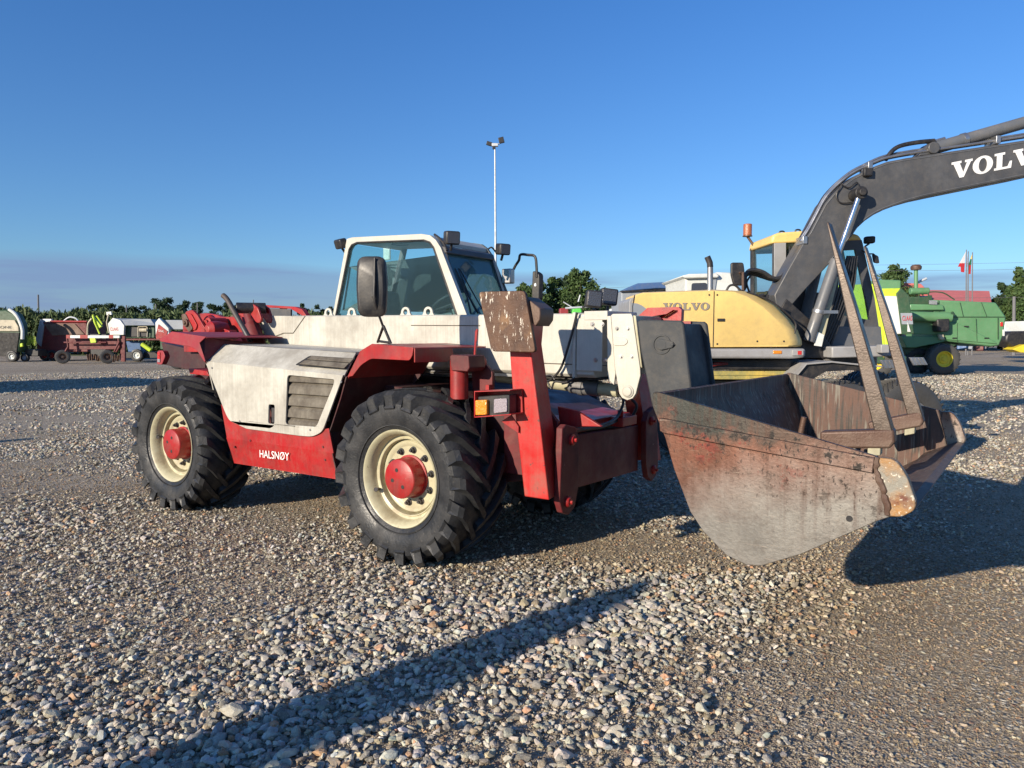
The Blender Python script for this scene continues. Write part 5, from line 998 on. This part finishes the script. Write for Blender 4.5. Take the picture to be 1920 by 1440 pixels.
# ================================================================== behind the hood: white cab truck and dark trailer
G = Frame(17, 0); t = thing('white_truck', 'white truck cab with small windows behind the excavator hood', 'truck', G.g(1330, 1))
k_ = [(1285, 600), (1285, 526), (1281, 518), (1290, 515), (1337, 513), (1345, 510), (1372, 511), (1385, 520), (1388, 600)]
m_ = MB(); hw_ = [(1297, 531), (1325, 530), (1328, 556), (1296, 556)]; m_.prism(G.ps(k_, 0), G.n*2.2, ); m_.build('cab_body', 'offwhite', t, bevel=.04)
m_ = MB(); m_.prism(rnd(G.ps(hw_, -.02), .05), G.n*.02); m_.build('side_window', 'lampglass', t); m_ = MB(); m_.prism(G.ps([(1279, 517), (1292, 513.5), (1345, 512), (1350, 518), (1345, 521), (1285, 522)], -.12), G.n*2.4); m_.build('roof_spoiler', 'offwhite', t, bevel=.03)
m_ = MB(); m_.prism(G.ps([(1336, 524), (1344, 520), (1340, 548), (1334, 556)], -.03), G.n*.03); m_.build('door_gap', 'greysheet', t)
c = G.g(1300, .1); c.z = .5; simple_wheel(t, c, G.n, .5, .3, .27, 'greysheet', 'rubber_old', 0)
G = Frame(24, 0); t = thing('dark_trailer', 'dark grey trailer with sloping blue top behind the yellow hood', 'trailer', G.g(1230, 1))
pf(G, 'trailer_body', [(1165, 545), (1282, 541), (1290, 640), (1165, 640)], 0, 2.4, 'greysheet', t, .03); pf(G, 'tarpaulin', [(1164, 546), (1196, 531), (1285, 527), (1290, 541), (1230, 541)], -.05, 2.5, 'roofblue', t, .03); pf(G, 'top_rail', [(1163, 545), (1290, 540.5), (1290, 543), (1163, 547.5)], -.1, .08, 'black', t, .01)
for px in (1214, 1228, 1246, 1266): pf(G, 'post', [(px, 543), (px+1.6, 543), (px+1.6, 600), (px, 600)], -.04, .06, 'black', t, 0)
for px in (1190, 1215): c = G.g(px, .1); c.z = .5; simple_wheel(t, c, G.n, .5, .3, .27, 'greysheet', 'rubber_old', 0)

# ================================================================== buildings, poles, flags, wires on the right and centre
G = Frame(75, R(-3), 1800); t = thing('red_roof_building', 'long low building with a pink-red metal roof behind the combine', 'building', G.g(1780, 4))
pf(G, 'wall', [(1690, 566), (1856, 566), (1856, 640), (1690, 640)], .6, 9, 'greysheet', t, 0)
m_ = MB(); a, b, c_, d_ = G.p(1700, 567, 0), G.p(1859, 567, 0), G.p(1855, 545.5, 5), G.p(1704, 543, 5); m_.add([a, b, c_, d_, a+G.n*10, b+G.n*10, a+V((0, 0, -.2)), b+V((0, 0, -.2))], [(0, 1, 2, 3), (3, 2, 5, 4), (1, 5, 2), (0, 3, 4), (0, 6, 7, 1)]); m_.build('roof', 'roofred', t)
pf(G, 'roof_dormer', [(1690, 552), (1692, 530), (1727, 532), (1741, 546), (1741, 556)], -.2, 3, 'roofred', t, .05)
fl_mats = {}
def flagmat(name, bands, axis=2):
    m = NM(name); s = m.sep(m.t.nodes['Texture Coordinate'].outputs['Generated'] if 'Texture Coordinate' in m.t.nodes else None)[axis]; c = bands[0][1]
    for lim, col in bands[1:]: c = m.mix(m.ramp(s, lim-.005, lim+.005), c, col)
    return m.set(c, .8)
G = Frame(60)
for px, top, fm_, pts, lab in ((1812, 468, flagmat('white_red_cloth', ((0, (.55, .03, .04)), (.45, (.75, .74, .74))), 2), [(1811, 472), (1811, 490), (1807, 511), (1801, 510), (1803, 500), (1796, 500), (1802, 486)], 'flagpole flying a white and red flag, leftmost of three'),
    (1815.5, 471, flagmat('red_cloth', ((0, (.55, .03, .04)), (.5, (.6, .5, .5))), 0), [(1815, 474), (1815, 500), (1812, 500)], 'middle flagpole with a limp narrow red flag'),
    (1823.5, 473, flagmat('tricolour_cloth', ((0, (.35, .02, .02)), (.45, (.02, .12, .05)), (.75, (.70, .50, .03))), 2), [(1823, 476), (1823, 490), (1819, 514), (1815.5, 514), (1818, 495)], 'flagpole with a dark red, green and yellow flag, rightmost of three')):
    t = thing('flagpole', lab, 'flagpole', G.g(px), 'flagpoles behind the combine'); m_ = MB(); a = G.g(px); m_.tube([a, G.p(px, top)], [.06, .035], 8); m_.build('pole', 'pole', t)
    m_ = MB(); q = G.ps(pts); m_.prism([p+G.n*(.12*math.sin(i*1.9)) for i, p in enumerate(q)], G.n*.02); m_.build('flag', fm_, t)
G = Frame(52); t = thing('floodlight_mast', 'tall slim pale mast with three floodlights rising behind the telehandler cab', 'floodlight mast', G.g(930.5))
m_ = MB(); m_.tube([G.g(930.5), G.p(928, 274)], [.11, .05], 12); m_.build('mast', 'galv', t)
m_ = MB(); m_.obox(G.p(928, 272), sE*.22, nE*.15, Z*.10); m_.tube([G.p(920, 270), G.p(937, 270)], .05, 8); m_.build('head_frame', 'galv', t, bevel=.02)
for (px, py, dx, dz, tl_) in ((917.5, 269.5, .20, .13, .5), (940, 263, .19, .20, -.4), (926, 277, .10, .10, 0)):
    m_ = MB(); rot = Matrix.Rotation(tl_*.6, 3, nE); m_.obox(G.p(px, py), rot@(sE*dx), nE*.10, rot@(Z*dz)); m_.build('floodlight', 'black', t, bevel=.02)
def upole(px, top, depth, lab, lean=0, r=.09):
    G = Frame(depth); m_ = MB(); m_.tube([G.g(px), G.p(px+lean, top)], [r*1.3, r], 8)
    o = m_.build('utility_pole', 'pole', None); o.data.transform(Matrix.Translation(-G.g(px))); o.location = G.g(px); o['label'] = lab; o['category'] = 'utility pole'; o['group'] = 'utility poles'
upole(73, 552.5, 80, 'dark utility pole at far left above the hedge between the round baler and red wagon', -1.5); upole(162, 576, 120, 'short thin pole above the hedge left of the white round baler', 0); upole(237, 572, 110, 'thin pole standing just right of the white round baler', 0)
upole(292, 570, 120, 'thin pole in front of the dark tree clump left of the boom pivot'); upole(370, 568, 120, 'thin pole above the hedge left of the black exhaust pipe'); upole(475, 562, 120, 'thin pole right of the exhaust pipe above the lift cylinder')
upole(1901.5, 556, 60, 'pale concrete pole in front of the trees at far right', 0, .11)
for y0_, y1_, dd, lb in ((497, 491, 70, 'upper thin power line crossing the flags at the right'), (508, 504, 70, 'lower thin power line crossing the flags at the right'), (558, 557, 70, 'lowest power line, ending behind the pale concrete pole')):
    G = Frame(dd); t = MB(); t.tube([G.p(1640, y0_), G.p(1780, (y0_+y1_)/2+1), G.p(1990, y1_)], .012, 4); o = t.build('power_line', 'pole'); o['label'] = lb; o['category'] = 'cable'
G = Frame(90); t = MB(); t.tube([G.p(965, 541), G.p(1120, 541), G.p(1290, 532)], .014, 4); o = t.build('power_line', 'pole'); o['label'] = 'thin power line passing in front of the tall round tree behind the boom lamps'; o['category'] = 'cable'

# ================================================================== tiny machines seen through the gap at the centre
G = Frame(50); t = thing('field_sprayer', 'small bright green field machine seen just above the white boom head', 'farm machine', G.g(1082))
pf(G, 'tank', [(1073, 583), (1076, 577), (1088, 576), (1091, 583), (1090, 600), (1074, 600)], 0, 1.5, 'brightgreen', t, .05); m_ = MB(); m_.tube([G.p(1060, 578), G.p(1105, 575)], .07, 8); m_.tube([G.p(1056, 566), G.p(1074, 577)], .04, 8); m_.tube([G.p(1084, 566), G.p(1088, 553)], .05, 8); m_.build('spray_frame', 'galv', t)
c = G.g(1078, -.3); c.z = .5; simple_wheel(t, c, G.n, .5, .3, .25, 'hubyellow', 'rubber_old', 0)
t = thing('red_seeder', 'low dark red seed drill beside the small green machine at the centre gap', 'farm machine', G.g(1060)); pf(G, 'hopper', [(1050, 578), (1066, 577), (1066, 600), (1050, 600)], .5, 1.2, 'red_faded', t, .05); c = G.g(1056, .2); c.z = .4; simple_wheel(t, c, G.n, .4, .3, .2, 'offwhite', 'rubber_old', 0)
G = Frame(46); t = thing('parked_van', 'low white van roof seen between the boom lamps and the yellow hood', 'van', G.g(1162)); pf(G, 'van_body', [(1142, 584), (1146, 578), (1185, 576), (1192, 584), (1192, 672), (1142, 672)], 0, 1.8, 'offwhite', t, .1); c = G.g(1150, -.05); c.z = .33; simple_wheel(t, c, G.n, .33, .2, .2, 'greysheet', 'rubber', 0)

# ================================================================== machinery row at the left
K = Frame(44); kp = K.p
def pk(name, pts, off, th, mat, par, bev=.04): return pf(K, name, pts, off, th, mat, par, bev)
t = thing('round_baler', 'green and beige round baler at the left edge lettered KRONE', 'baler', K.g(12, 1))
pk('drum_housing', [(-60, 600), (-40, 585), (10, 580), (28, 588), (38, 606), (40, 640), (36, 660), (-60, 662)], 0, .7, 'darkgreen', t, .1); sp_ = pk('side_panel', [(-60, 599), (27, 600), (34, 612), (35, 621), (-60, 621)], -.08, .1, 'beige', t, .02)
pk('lower_frame', [(-60, 622), (36, 624), (30, 668), (-60, 668)], -.05, .3, 'darkhole', t, .02); m_ = MB(); m_.tube(smooth_path(K.ps([(17, 580), (28, 588), (36, 600), (42, 618), (42, 636)], -.12)), .10, 10); m_.build('guard_arc', 'offwhite', t)
m_ = MB(); o_ = kp(-13, 616, -.10); text_into(m_, 'KRONE', o_, sE, Z, .16, 1.13, .004); m_.build('lettering', 'letterblack', t)
pk('lime_pickup', [(37, 644), (42, 643), (43, 650), (37, 651)], -.1, .1, 'lime', t); c = K.g(20, -.1); c.z = .35; simple_wheel(t, c, K.n, .35, .3, .18, 'offwhite', 'rubber', 0)
t = thing('rotary_rake', 'yellow-green rake tines folded between the round baler and the red wagon', 'hay rake', K.g(58, 1))
m_ = MB()
for k in range(9): m_.tube([kp(48+k*2.3, 630+random.uniform(-2, 2), .5), kp(50+k*2.2, 646+random.uniform(-3, 3), .5)], .014, 6)
m_.tube([kp(48, 634, .6), kp(68, 640, .6)], .025, 8); m_.build('tines', 'lime', t); pk('frame', [(46, 655), (72, 655), (72, 668), (46, 668)], .5, .8, 'black', t); c = K.g(44, .3); c.z = .25; simple_wheel(t, c, K.n, .25, .2, .12, 'greysheet', 'rubber', 0)
K2 = Frame(46); t = thing('loading_wagon', 'dark red loading wagon with a brown sloping cover, behind the white planter frame', 'farm wagon', K2.g(120, 1))
m_ = MB(); m_.prism(K2.ps([(68, 660), (70, 632), (80, 604), (162, 602), (165, 660)], 0), K2.n*2.2); m_.build('wagon_body', 'maroon', t, bevel=.04)
m_ = MB(); m_.prism(K2.ps([(82, 607), (140, 607), (158, 627), (98, 629)], -.06), K2.n*.05); m_.build('cover_sheet', 'rust', t); m_ = MB(); m_.prism(K2.ps([(66, 640), (75, 598), (82, 610), (76, 650)], -.1), K2.n*.3); m_.build('grey_end_plate', 'greysheet', t, bevel=.03)
m_ = MB(); m_.tube(smooth_path(K2.ps([(118, 603), (130, 595), (142, 597), (148, 604)], .1)), .05, 8); m_.prism(K2.ps([(80, 598), (96, 598), (96, 603), (82, 603)], .1), K2.n*.2); m_.build('rail_bow', 'galv', t); m_ = MB(); m_.tube(K2.ps([(95, 602.5), (163, 603)], -.08), .06, 8); m_.build('top_rail', 'red', t)
for px in (82, 96): c = K2.g(px, -.1); c.z = .35; simple_wheel(t, c, K2.n, .35, .3, .18, 'red', 'rubber', 0)
K3 = Frame(41); t = thing('planter_frame', 'red and white folding implement frame on two rubber wheels, left of the white round baler', 'planter', K3.g(175, .3))
m_ = MB(); m_.prism(K3.ps([(124, 628.5), (224, 629), (224, 634), (124, 634)], 0), K3.n*.15); br_ = m_.build('top_bar', 'offwhite', t, bevel=.01)
m_ = MB()
for a, b in ((124, 131), (150, 164), (204, 212)): m_.prism(K3.ps([(a, 628), (b, 628), (b, 634.5), (a, 634.5)], -.01), K3.n*.02)
m_.build('red_stripes', 'red', br_); m_ = MB(); m_.tube(K3.ps([(120, 642), (200, 642)], .05), .05, 8)
for a in (126, 222): m_.tube(K3.ps([(a, 634), (a+2, 650), (a-4, 660)], .05), .06, 8)
m_.tube(K3.ps([(214, 660), (224, 640)], .0), .05, 8); m_.prism(K3.ps([(225, 630), (234, 630), (234, 678), (226, 678)], .1), K3.n*.15); m_.prism(K3.ps([(128, 634), (222, 636), (222, 655), (130, 655)], .4), K3.n*.1); m_.build('frame', 'maroon', t, bevel=.01)
m_ = MB()
for k in range(16): a = 165+k*4; q = K3.p(a, 672+random.uniform(-4, 3), .1); m_.obox(q, V((.03, 0, 0)), V((0, .05, 0)), Matrix.Rotation(random.uniform(-.6, .6), 3, 'Y')@V((0, 0, .18)))
m_.build('digging_tines', 'rust', t)
m_ = MB(); m_.prism(K3.ps([(168, 634), (178, 634), (180, 642), (170, 643)], -.05), K3.n*.1); m_.build('lime_bracket', 'lime', t)
for px in (116, 200): c = K3.g(px, -.05); c.z = .40; simple_wheel(t, c, (K3.n+sE*-.55).normalized(), .40, .42, .20, 'rust', 'rubber_old', 0)
t = thing('white_round_baler', 'white and grey round baler lettered CLAAS above the implement frame', 'baler', K.g(245, 1))
m_ = MB(); m_.prism(K.ps([(202, 607), (211, 596), (225, 600), (233, 610), (232, 628), (206, 628)], -.25), K.n*.2); m_.build('white_side', 'offwhite', t, bevel=.02)
m_ = MB(); m_.add([kp(211, 596.5, -.1), kp(225, 600, -.15), kp(233, 610, -.2), kp(290, 610, -.2), kp(283, 598, .3), kp(225, 597, .3)], [(0, 1, 5), (1, 2, 3, 4), (1, 4, 5)]); m_.prism(K.ps([(232, 610), (290, 610), (282, 598.5), (226, 599)], .0), K.n*1.5); m_.build('grey_roof', 'greysheet', t)
pk('green_rear', [(234, 611), (290, 611), (290, 634), (234, 634)], .1, 1.4, 'darkgreen', t); pk('dark_recess', [(243, 613), (278, 613), (278, 632), (243, 632)], .05, .1, 'black', t); m_ = MB(); m_.tube(smooth_path(K.ps([(259, 632), (259, 614), (266, 612.5), (276, 614), (276, 632)], -.05)), .03, 6); m_.tube(K.ps([(262, 619), (276, 619)], -.02), .12, 12); m_.build('net_roll', 'beige', t)
pk('rear_bar', [(228, 635), (308, 635), (308, 638), (228, 638)], -.1, .15, 'maroon', t, .01); m_ = MB(); o_ = kp(206.5, 620, -.27); text_into(m_, 'CLAAS', o_, sE, Z, .20, .48, .004); m_.build('lettering', 'letterred', t)
pk('blue_gearbox', [(236, 640), (262, 640), (266, 660), (240, 660)], .3, .5, 'bluepaint', t); m_ = MB(); m_.tube(K.ps([(266, 645), (283, 657)], .2), .13, 10); m_.build('lime_shaft', 'lime', t); pk('base_frame', [(234, 660), (300, 660), (300, 672), (234, 672)], .5, 1, 'black', t)
c = K.g(255, .2); c.z = .4; simple_wheel(t, c, K.n, .4, .3, .2, 'offwhite', 'rubber', 0)
t = thing('lime_arm_implement', 'lime green folded implement arms rising left of the white round baler', 'farm implement', K.g(185, 1))
m_ = MB(); m_.tube(K.ps([(174, 590), (178, 606), (187, 626)], .3), .05, 8); m_.tube(K.ps([(181, 592), (192, 608)], .3), .05, 8); m_.prism(K.ps([(172, 592), (180, 600), (190, 612), (184, 616), (176, 606)], .35), K.n*.2); m_.build('arm', 'lime', t)
m_ = MB(); m_.tube(smooth_path(K.ps([(164, 628), (165, 608), (172, 597)], .3)), .05, 8); m_.build('hose_bow', 'beige', t); m_ = MB(); m_.tube(K.ps([(204, 624), (200, 604), (204, 588)], .4), .04, 8); m_.build('marker_stalk', 'beige', t); m_ = MB(); m_.prism(K.ps([(199, 585), (208, 584), (209, 590), (200, 591)], .4), K.n*.1); m_.build('reflector_plate', 'offwhite', t); pk('stand', [(168, 626), (200, 626), (198, 674), (170, 674)], .8, .6, 'black', t)
K4 = Frame(34); t = thing('red_white_baler', 'white and red round baler partly hidden behind the telehandler rear mudguard', 'baler', K4.g(320, 1))
m_ = MB(); m_.prism(K4.ps([(291, 605), (298, 596), (316, 615), (318, 632), (292, 633)], -.2), K4.n*.2); m_.build('white_side', 'offwhite', t, bevel=.02); m_ = MB(); m_.prism(K4.ps([(297, 608), (314, 621), (311, 632), (293, 636), (292, 628)], -.23), K4.n*.02); rp = m_.build('red_panel', 'red', t)
m_ = MB(); o_ = K4.p(296.5, 621, -.245); text_into(m_, 'CLAAS', o_, K4.p(309, 624, -.245)-o_, Z, .10, .26, .004); m_.build('lettering', 'letterwhite', rp)
pf(K4, 'grey_roof', [(300, 600), (360, 600), (360, 618), (312, 618)], .0, 1.8, 'greysheet', t); pf(K4, 'lower_body', [(300, 620), (370, 620), (370, 660), (300, 655)], .3, 1.4, 'darkgreen', t); c = K4.g(330, .1); c.z = .4; simple_wheel(t, c, K4.n, .4, .3, .2, 'offwhite', 'rubber', 0)

# ================================================================== TREES AND HEDGES
def leaf_mat(name, a, b, c):
    m = NM(name); n = m.noise(.5, 3); col = m.mix(m.ramp(n, .35, .65), a, b); col = m.mix(m.ramp(m.noise(2.5, 3), .5, .75), col, c)
    m.set(col, .7, 0, None, .25); return m.m
LM = [leaf_mat('broadleaf_foliage', (.030, .058, .020), (.060, .105, .030), (.10, .14, .045)), leaf_mat('dark_foliage', (.018, .038, .018), (.035, .062, .028), (.06, .09, .035)), leaf_mat('grassy_foliage', (.045, .075, .028), (.085, .12, .045), (.14, .16, .07))]
def leaves(P, size, rg):
    n = len(P); a = rg.normal(0, 1, (n, 3)); a /= np.linalg.norm(a, axis=1)[:, None]; b = np.cross(a, rg.normal(0, 1, (n, 3))); b /= np.linalg.norm(b, axis=1)[:, None]
    s = size*rg.uniform(.5, 1.3, (n, 1)); q = np.stack([P-a*s, P-b*s*.55, P+a*s, P+b*s*.55], 1).reshape(-1, 3); return q
def quadmesh(name, q, mat, off):
    q = (q-np.array(off)[None]).astype(np.float32); n = len(q)//4; me = bpy.data.meshes.new(name); me.vertices.add(len(q)); me.vertices.foreach_set('co', q.ravel()); me.loops.add(len(q)); me.loops.foreach_set('vertex_index', np.arange(len(q), dtype=np.int32))
    me.polygons.add(n); me.polygons.foreach_set('loop_start', np.arange(0, n*4, 4, dtype=np.int32)); me.update(); me.materials.append(mat); return me
def tree(px, top, wpx, depth, lab, mat=0, shape='round', n=2600, base=640, grp=None, low=.12, name='tree', off=0):
    G = Frame(depth); g0 = G.g(px, off); H = G.p(px, top, off).z; Wd = wpx/FPX*depth; rg = np.random.default_rng(int(px*7+top))
    t = thing(name, lab, 'tree', g0, grp); nb = 44 if n > 1400 else 18; zc = []; 
    for k in range(nb):
        u = (k+.5)/nb; z = H*(low+(1-low)*u)
        if shape == 'cone': rad = Wd/2*(1.05-u)*.95
        else: rad = Wd/2*math.sqrt(max(.03, 1-((u-.42)/.62)**2))
        a = rg.uniform(0, 6.28); rr = rad*rg.uniform(.3, .95); zc.append((rr*math.cos(a), rr*math.sin(a), z+rg.uniform(-.06, .06)*H, max((.20 if n > 1400 else .32)*Wd*.5, rad*rg.uniform(.30, .58))))
    Ps = []
    for (x, y, z, r_) in zc:
        m = int(n*3.6)//nb; d = rg.normal(0, 1, (m, 3)); d /= np.linalg.norm(d, axis=1)[:, None]; rad = r_*np.abs(rg.normal(.78, .28, (m, 1))); q = d*rad; q[:, 2] *= .8
        q[:, 2] = np.minimum(q[:, 2]+z, H*rg.uniform(.93, 1.03, m)); q[:, 0] += x; q[:, 1] += y; Ps.append(q)
    P = np.concatenate(Ps)+np.array(g0)[None]; P[:, 2] = np.maximum(P[:, 2], .15)
    me = quadmesh('crown', leaves(P, max(.17, Wd*.030), rg), LM[mat], g0); o = bpy.data.objects.new('crown', me); COL.objects.link(o); o.parent = t
    m_ = MB(); m_.tube([g0, g0+V((.1, 0, H*.4)), g0+V((-.1, .1, H*.85))], [max(.12, H*.025), max(.09, H*.018), .03], 8)
    for k in range(5): a = k*1.3; z = H*(.25+.12*k); m_.tube([g0+V((0, 0, z)), g0+V((math.cos(a)*Wd*.28, math.sin(a)*Wd*.28, z+H*.14))], [max(.05, H*.01), .02], 6)
    m_.build('trunk', 'bark', t); return t
g1 = 'trees behind the boom lamps'
for i, a in enumerate(((1009, 521, 46, 80, 'medium green tree directly behind the far mirror', 0), (985, 533, 46, 84, 'low tree between the cab and the far mirror', 0), (1040, 522, 46, 82, 'bushy tree between the far mirror and the tallest round tree', 0), (1088, 508, 72, 80, 'tall rounded tree, tallest behind the boom lamps', 0), (1062, 520, 44, 86, 'narrow tree tucked against the tallest round tree', 1), (1122, 546, 46, 88, 'lower dark tree right of the tallest round tree', 1), (1158, 566, 46, 95, 'small low tree between the boom lamps and the dark trailer', 0))): tree(*a[:5], a[5], grp=g1, n=4200 if a[2] > 50 else 2600)
g2 = 'trees at the right edge'
for a in ((1672, 502, 64, 75, 'rounded tree top above the lime harvester roof', 0, 'round'), (1880, 533, 44, 80, 'dark round tree at the right end of the red roof', 1, 'round'), (1912, 505, 50, 78, 'tall light green tree at the right edge of the photo', 0, 'round'), (1935, 528, 60, 72, 'broad tree cut by the right edge of the photo', 0, 'round'), (1898, 540, 44, 76, 'mid height tree behind the pale concrete pole', 0, 'round')): tree(*a[:5], a[5], a[6], grp=g2, n=3600)
tree(1650, 560, 60, 70, 'low greenery behind the excavator cab', 0, grp=g2)
g3 = 'far tree line behind the hedge'
fars = [(182, 572, 30), (205, 569, 34), (232, 574, 30), (262, 575, 34), (296, 562, 36), (322, 560, 34), (345, 564, 30), (376, 568, 30), (402, 571, 30), (430, 568, 28), (452, 573, 26), (570, 571, 18), (600, 574, 20), (618, 576, 14), (160, 578, 22), (500, 577, 26), (535, 578, 24)]
for i, (px, top, wp) in enumerate(fars):
    kind = 'rounded' if wp > 30 else 'small'; tree(px, top, wp*1.25, 125, f'{kind} dark far tree on the horizon, number {i+1} counted from none' if 0 else {182: 'leftmost small clump of dark trees on the horizon above the lime implement', 205: 'dark tree on the horizon just left of the white round baler', 232: 'low dark tree directly above the white round baler', 262: 'flat dark tree above the right end of the white baler roof', 296: 'tall dark rounded tree on the horizon left of the telehandler boom pivot', 322: 'tall dark tree in the middle of the highest far clump', 345: 'dark tree at the right end of the highest far clump', 376: 'far dark tree above the boom pivot plate', 402: 'far dark tree just left of the exhaust tip', 430: 'far dark tree directly behind the exhaust pipe', 452: 'small far tree between the exhaust pipe and lift cylinder pin', 570: 'small far tree left of the first lifting eye', 600: 'small far tree at the left foot of the telehandler cab', 618: 'tiny far tree touching the cab corner', 160: 'lowest far tree at the left end of the tree line', 500: 'far tree behind the telehandler lift linkage', 535: 'far tree above the rear of the white boom'}[px], 1, n=1300, low=.2, grp=g3)
def hedge():
    rg = np.random.default_rng(3); n = 110000; px = rg.uniform(-150, 680, n); dep = rg.uniform(60, 68, n)
    topz = 3.62+.18*np.sin(px*.045)+.12*np.sin(px*.13+1)+.16*rg.normal(0, 1, n)-.0008*px
    z = topz*rg.uniform(0, 1, n)**.55; x = CAM.x+FH.x*dep+_r.x*(px-960)/FPX*dep; y = CAM.y+FH.y*dep+_r.y*(px-960)/FPX*dep
    P = np.stack([x, y, z], -1); a = rg.normal(0, 1, (n, 3))*np.array([.35, .35, 1]); a /= np.linalg.norm(a, axis=1)[:, None]; b = np.cross(a, rg.normal(0, 1, (n, 3))); b /= np.linalg.norm(b, axis=1)[:, None]; s = rg.uniform(.12, .30, (n, 1))
    q = np.stack([P-a*s, P-b*s*.3, P+a*s, P+b*s*.3], 1).reshape(-1, 3); me = quadmesh('hedge', q, LM[2], (0, 0, 0)); o = bpy.data.objects.new('hedge', me); COL.objects.link(o); o['kind'] = 'stuff'; o['label'] = 'tall grassy hedge behind the row of farm machines'; o['category'] = 'hedge'
hedge()
def grass_band():
    rg = np.random.default_rng(5); n = 9000; px = rg.uniform(940, 2050, n); dep = rg.uniform(86, 96, n); z = 1.9*rg.uniform(0, 1, n)**.6+.3*rg.uniform(0, 1, n)
    x = CAM.x+FH.x*dep+_r.x*(px-960)/FPX*dep; y = CAM.y+FH.y*dep+_r.y*(px-960)/FPX*dep
    me = quadmesh('undergrowth', leaves(np.stack([x, y, z], -1), .45, rg), LM[1], (0, 0, 0)); o = bpy.data.objects.new('undergrowth', me); COL.objects.link(o); o['kind'] = 'stuff'; o['label'] = 'dark undergrowth below the far trees'; o['category'] = 'undergrowth'
grass_band()
fd = MB(); fr_ = [CAM+FH*58-_r*700, CAM+FH*58-_r*8, CAM+FH*500-_r*8, CAM+FH*700-_r*900]; fd.add([V((p.x, p.y, .006)) for p in fr_], [(0, 1, 2, 3)])
fm_ = NM('grass_field'); fm_.set(fm_.mix(fm_.noise(.4, 6), (.05, .085, .03), (.12, .14, .06)), .9); o = fd.build('field', fm_.m); o['kind'] = 'structure'

# ================================================================== stand-ins added out of view to cast the long ground shadows
t = thing('rear_shadow_caster', 'unseen grey post added behind the camera to cast the diagonal shadow', 'mast', (.05, -7.4, 0))
m_ = MB(); m_.prism([(-.16, -7.45, 0), (.22, -7.45, 0), (.25, -7.45, 1.9), (.20, -7.45, 2.45), (.08, -7.45, 2.58), (-.02, -7.45, 2.40), (-.13, -7.45, 1.8)], (0, .25, 0)); m_.build('caster_beam', 'boomgrey', t, bevel=.02); m_ = MB(); m_.box(-.4, .5, -7.8, -7.0, .01, .12); m_.build('base', 'boomgrey', t, bevel=.02)
t = thing('left_shadow_caster', 'unseen dark trailer shape added left of the view to cast a shadow', 'trailer', (-21.5, .5, 0))
m_ = MB(); m_.prism([(-26, .2, .9), (-26, .2, 2.6), (-22, .2, 2.75), (-20.3, .2, 2.2), (-20.0, .2, .9)], (0, 2.2, 0)); m_.build('trailer_body', 'maroon', t, bevel=.04)  # unseen block, outline tapered to shape its cast shadow
for x in (-24.5, -21.2): simple_wheel(t, V((x, .0, .5)), Y, .5, .3, .25, 'offwhite', 'rubber_old', 0)  # wheels of the unseen left shadow caster
m_ = MB(); m_.tube([(-9.6, -2.8, 0), (-9.6, -2.8, 1.3)], .12, 12); o = m_.build('unseen_shadow_post', 'pole'); o['label'] = 'unseen short dark post added left of the view to cast a shadow'; o['category'] = 'unseen_shadow_post'
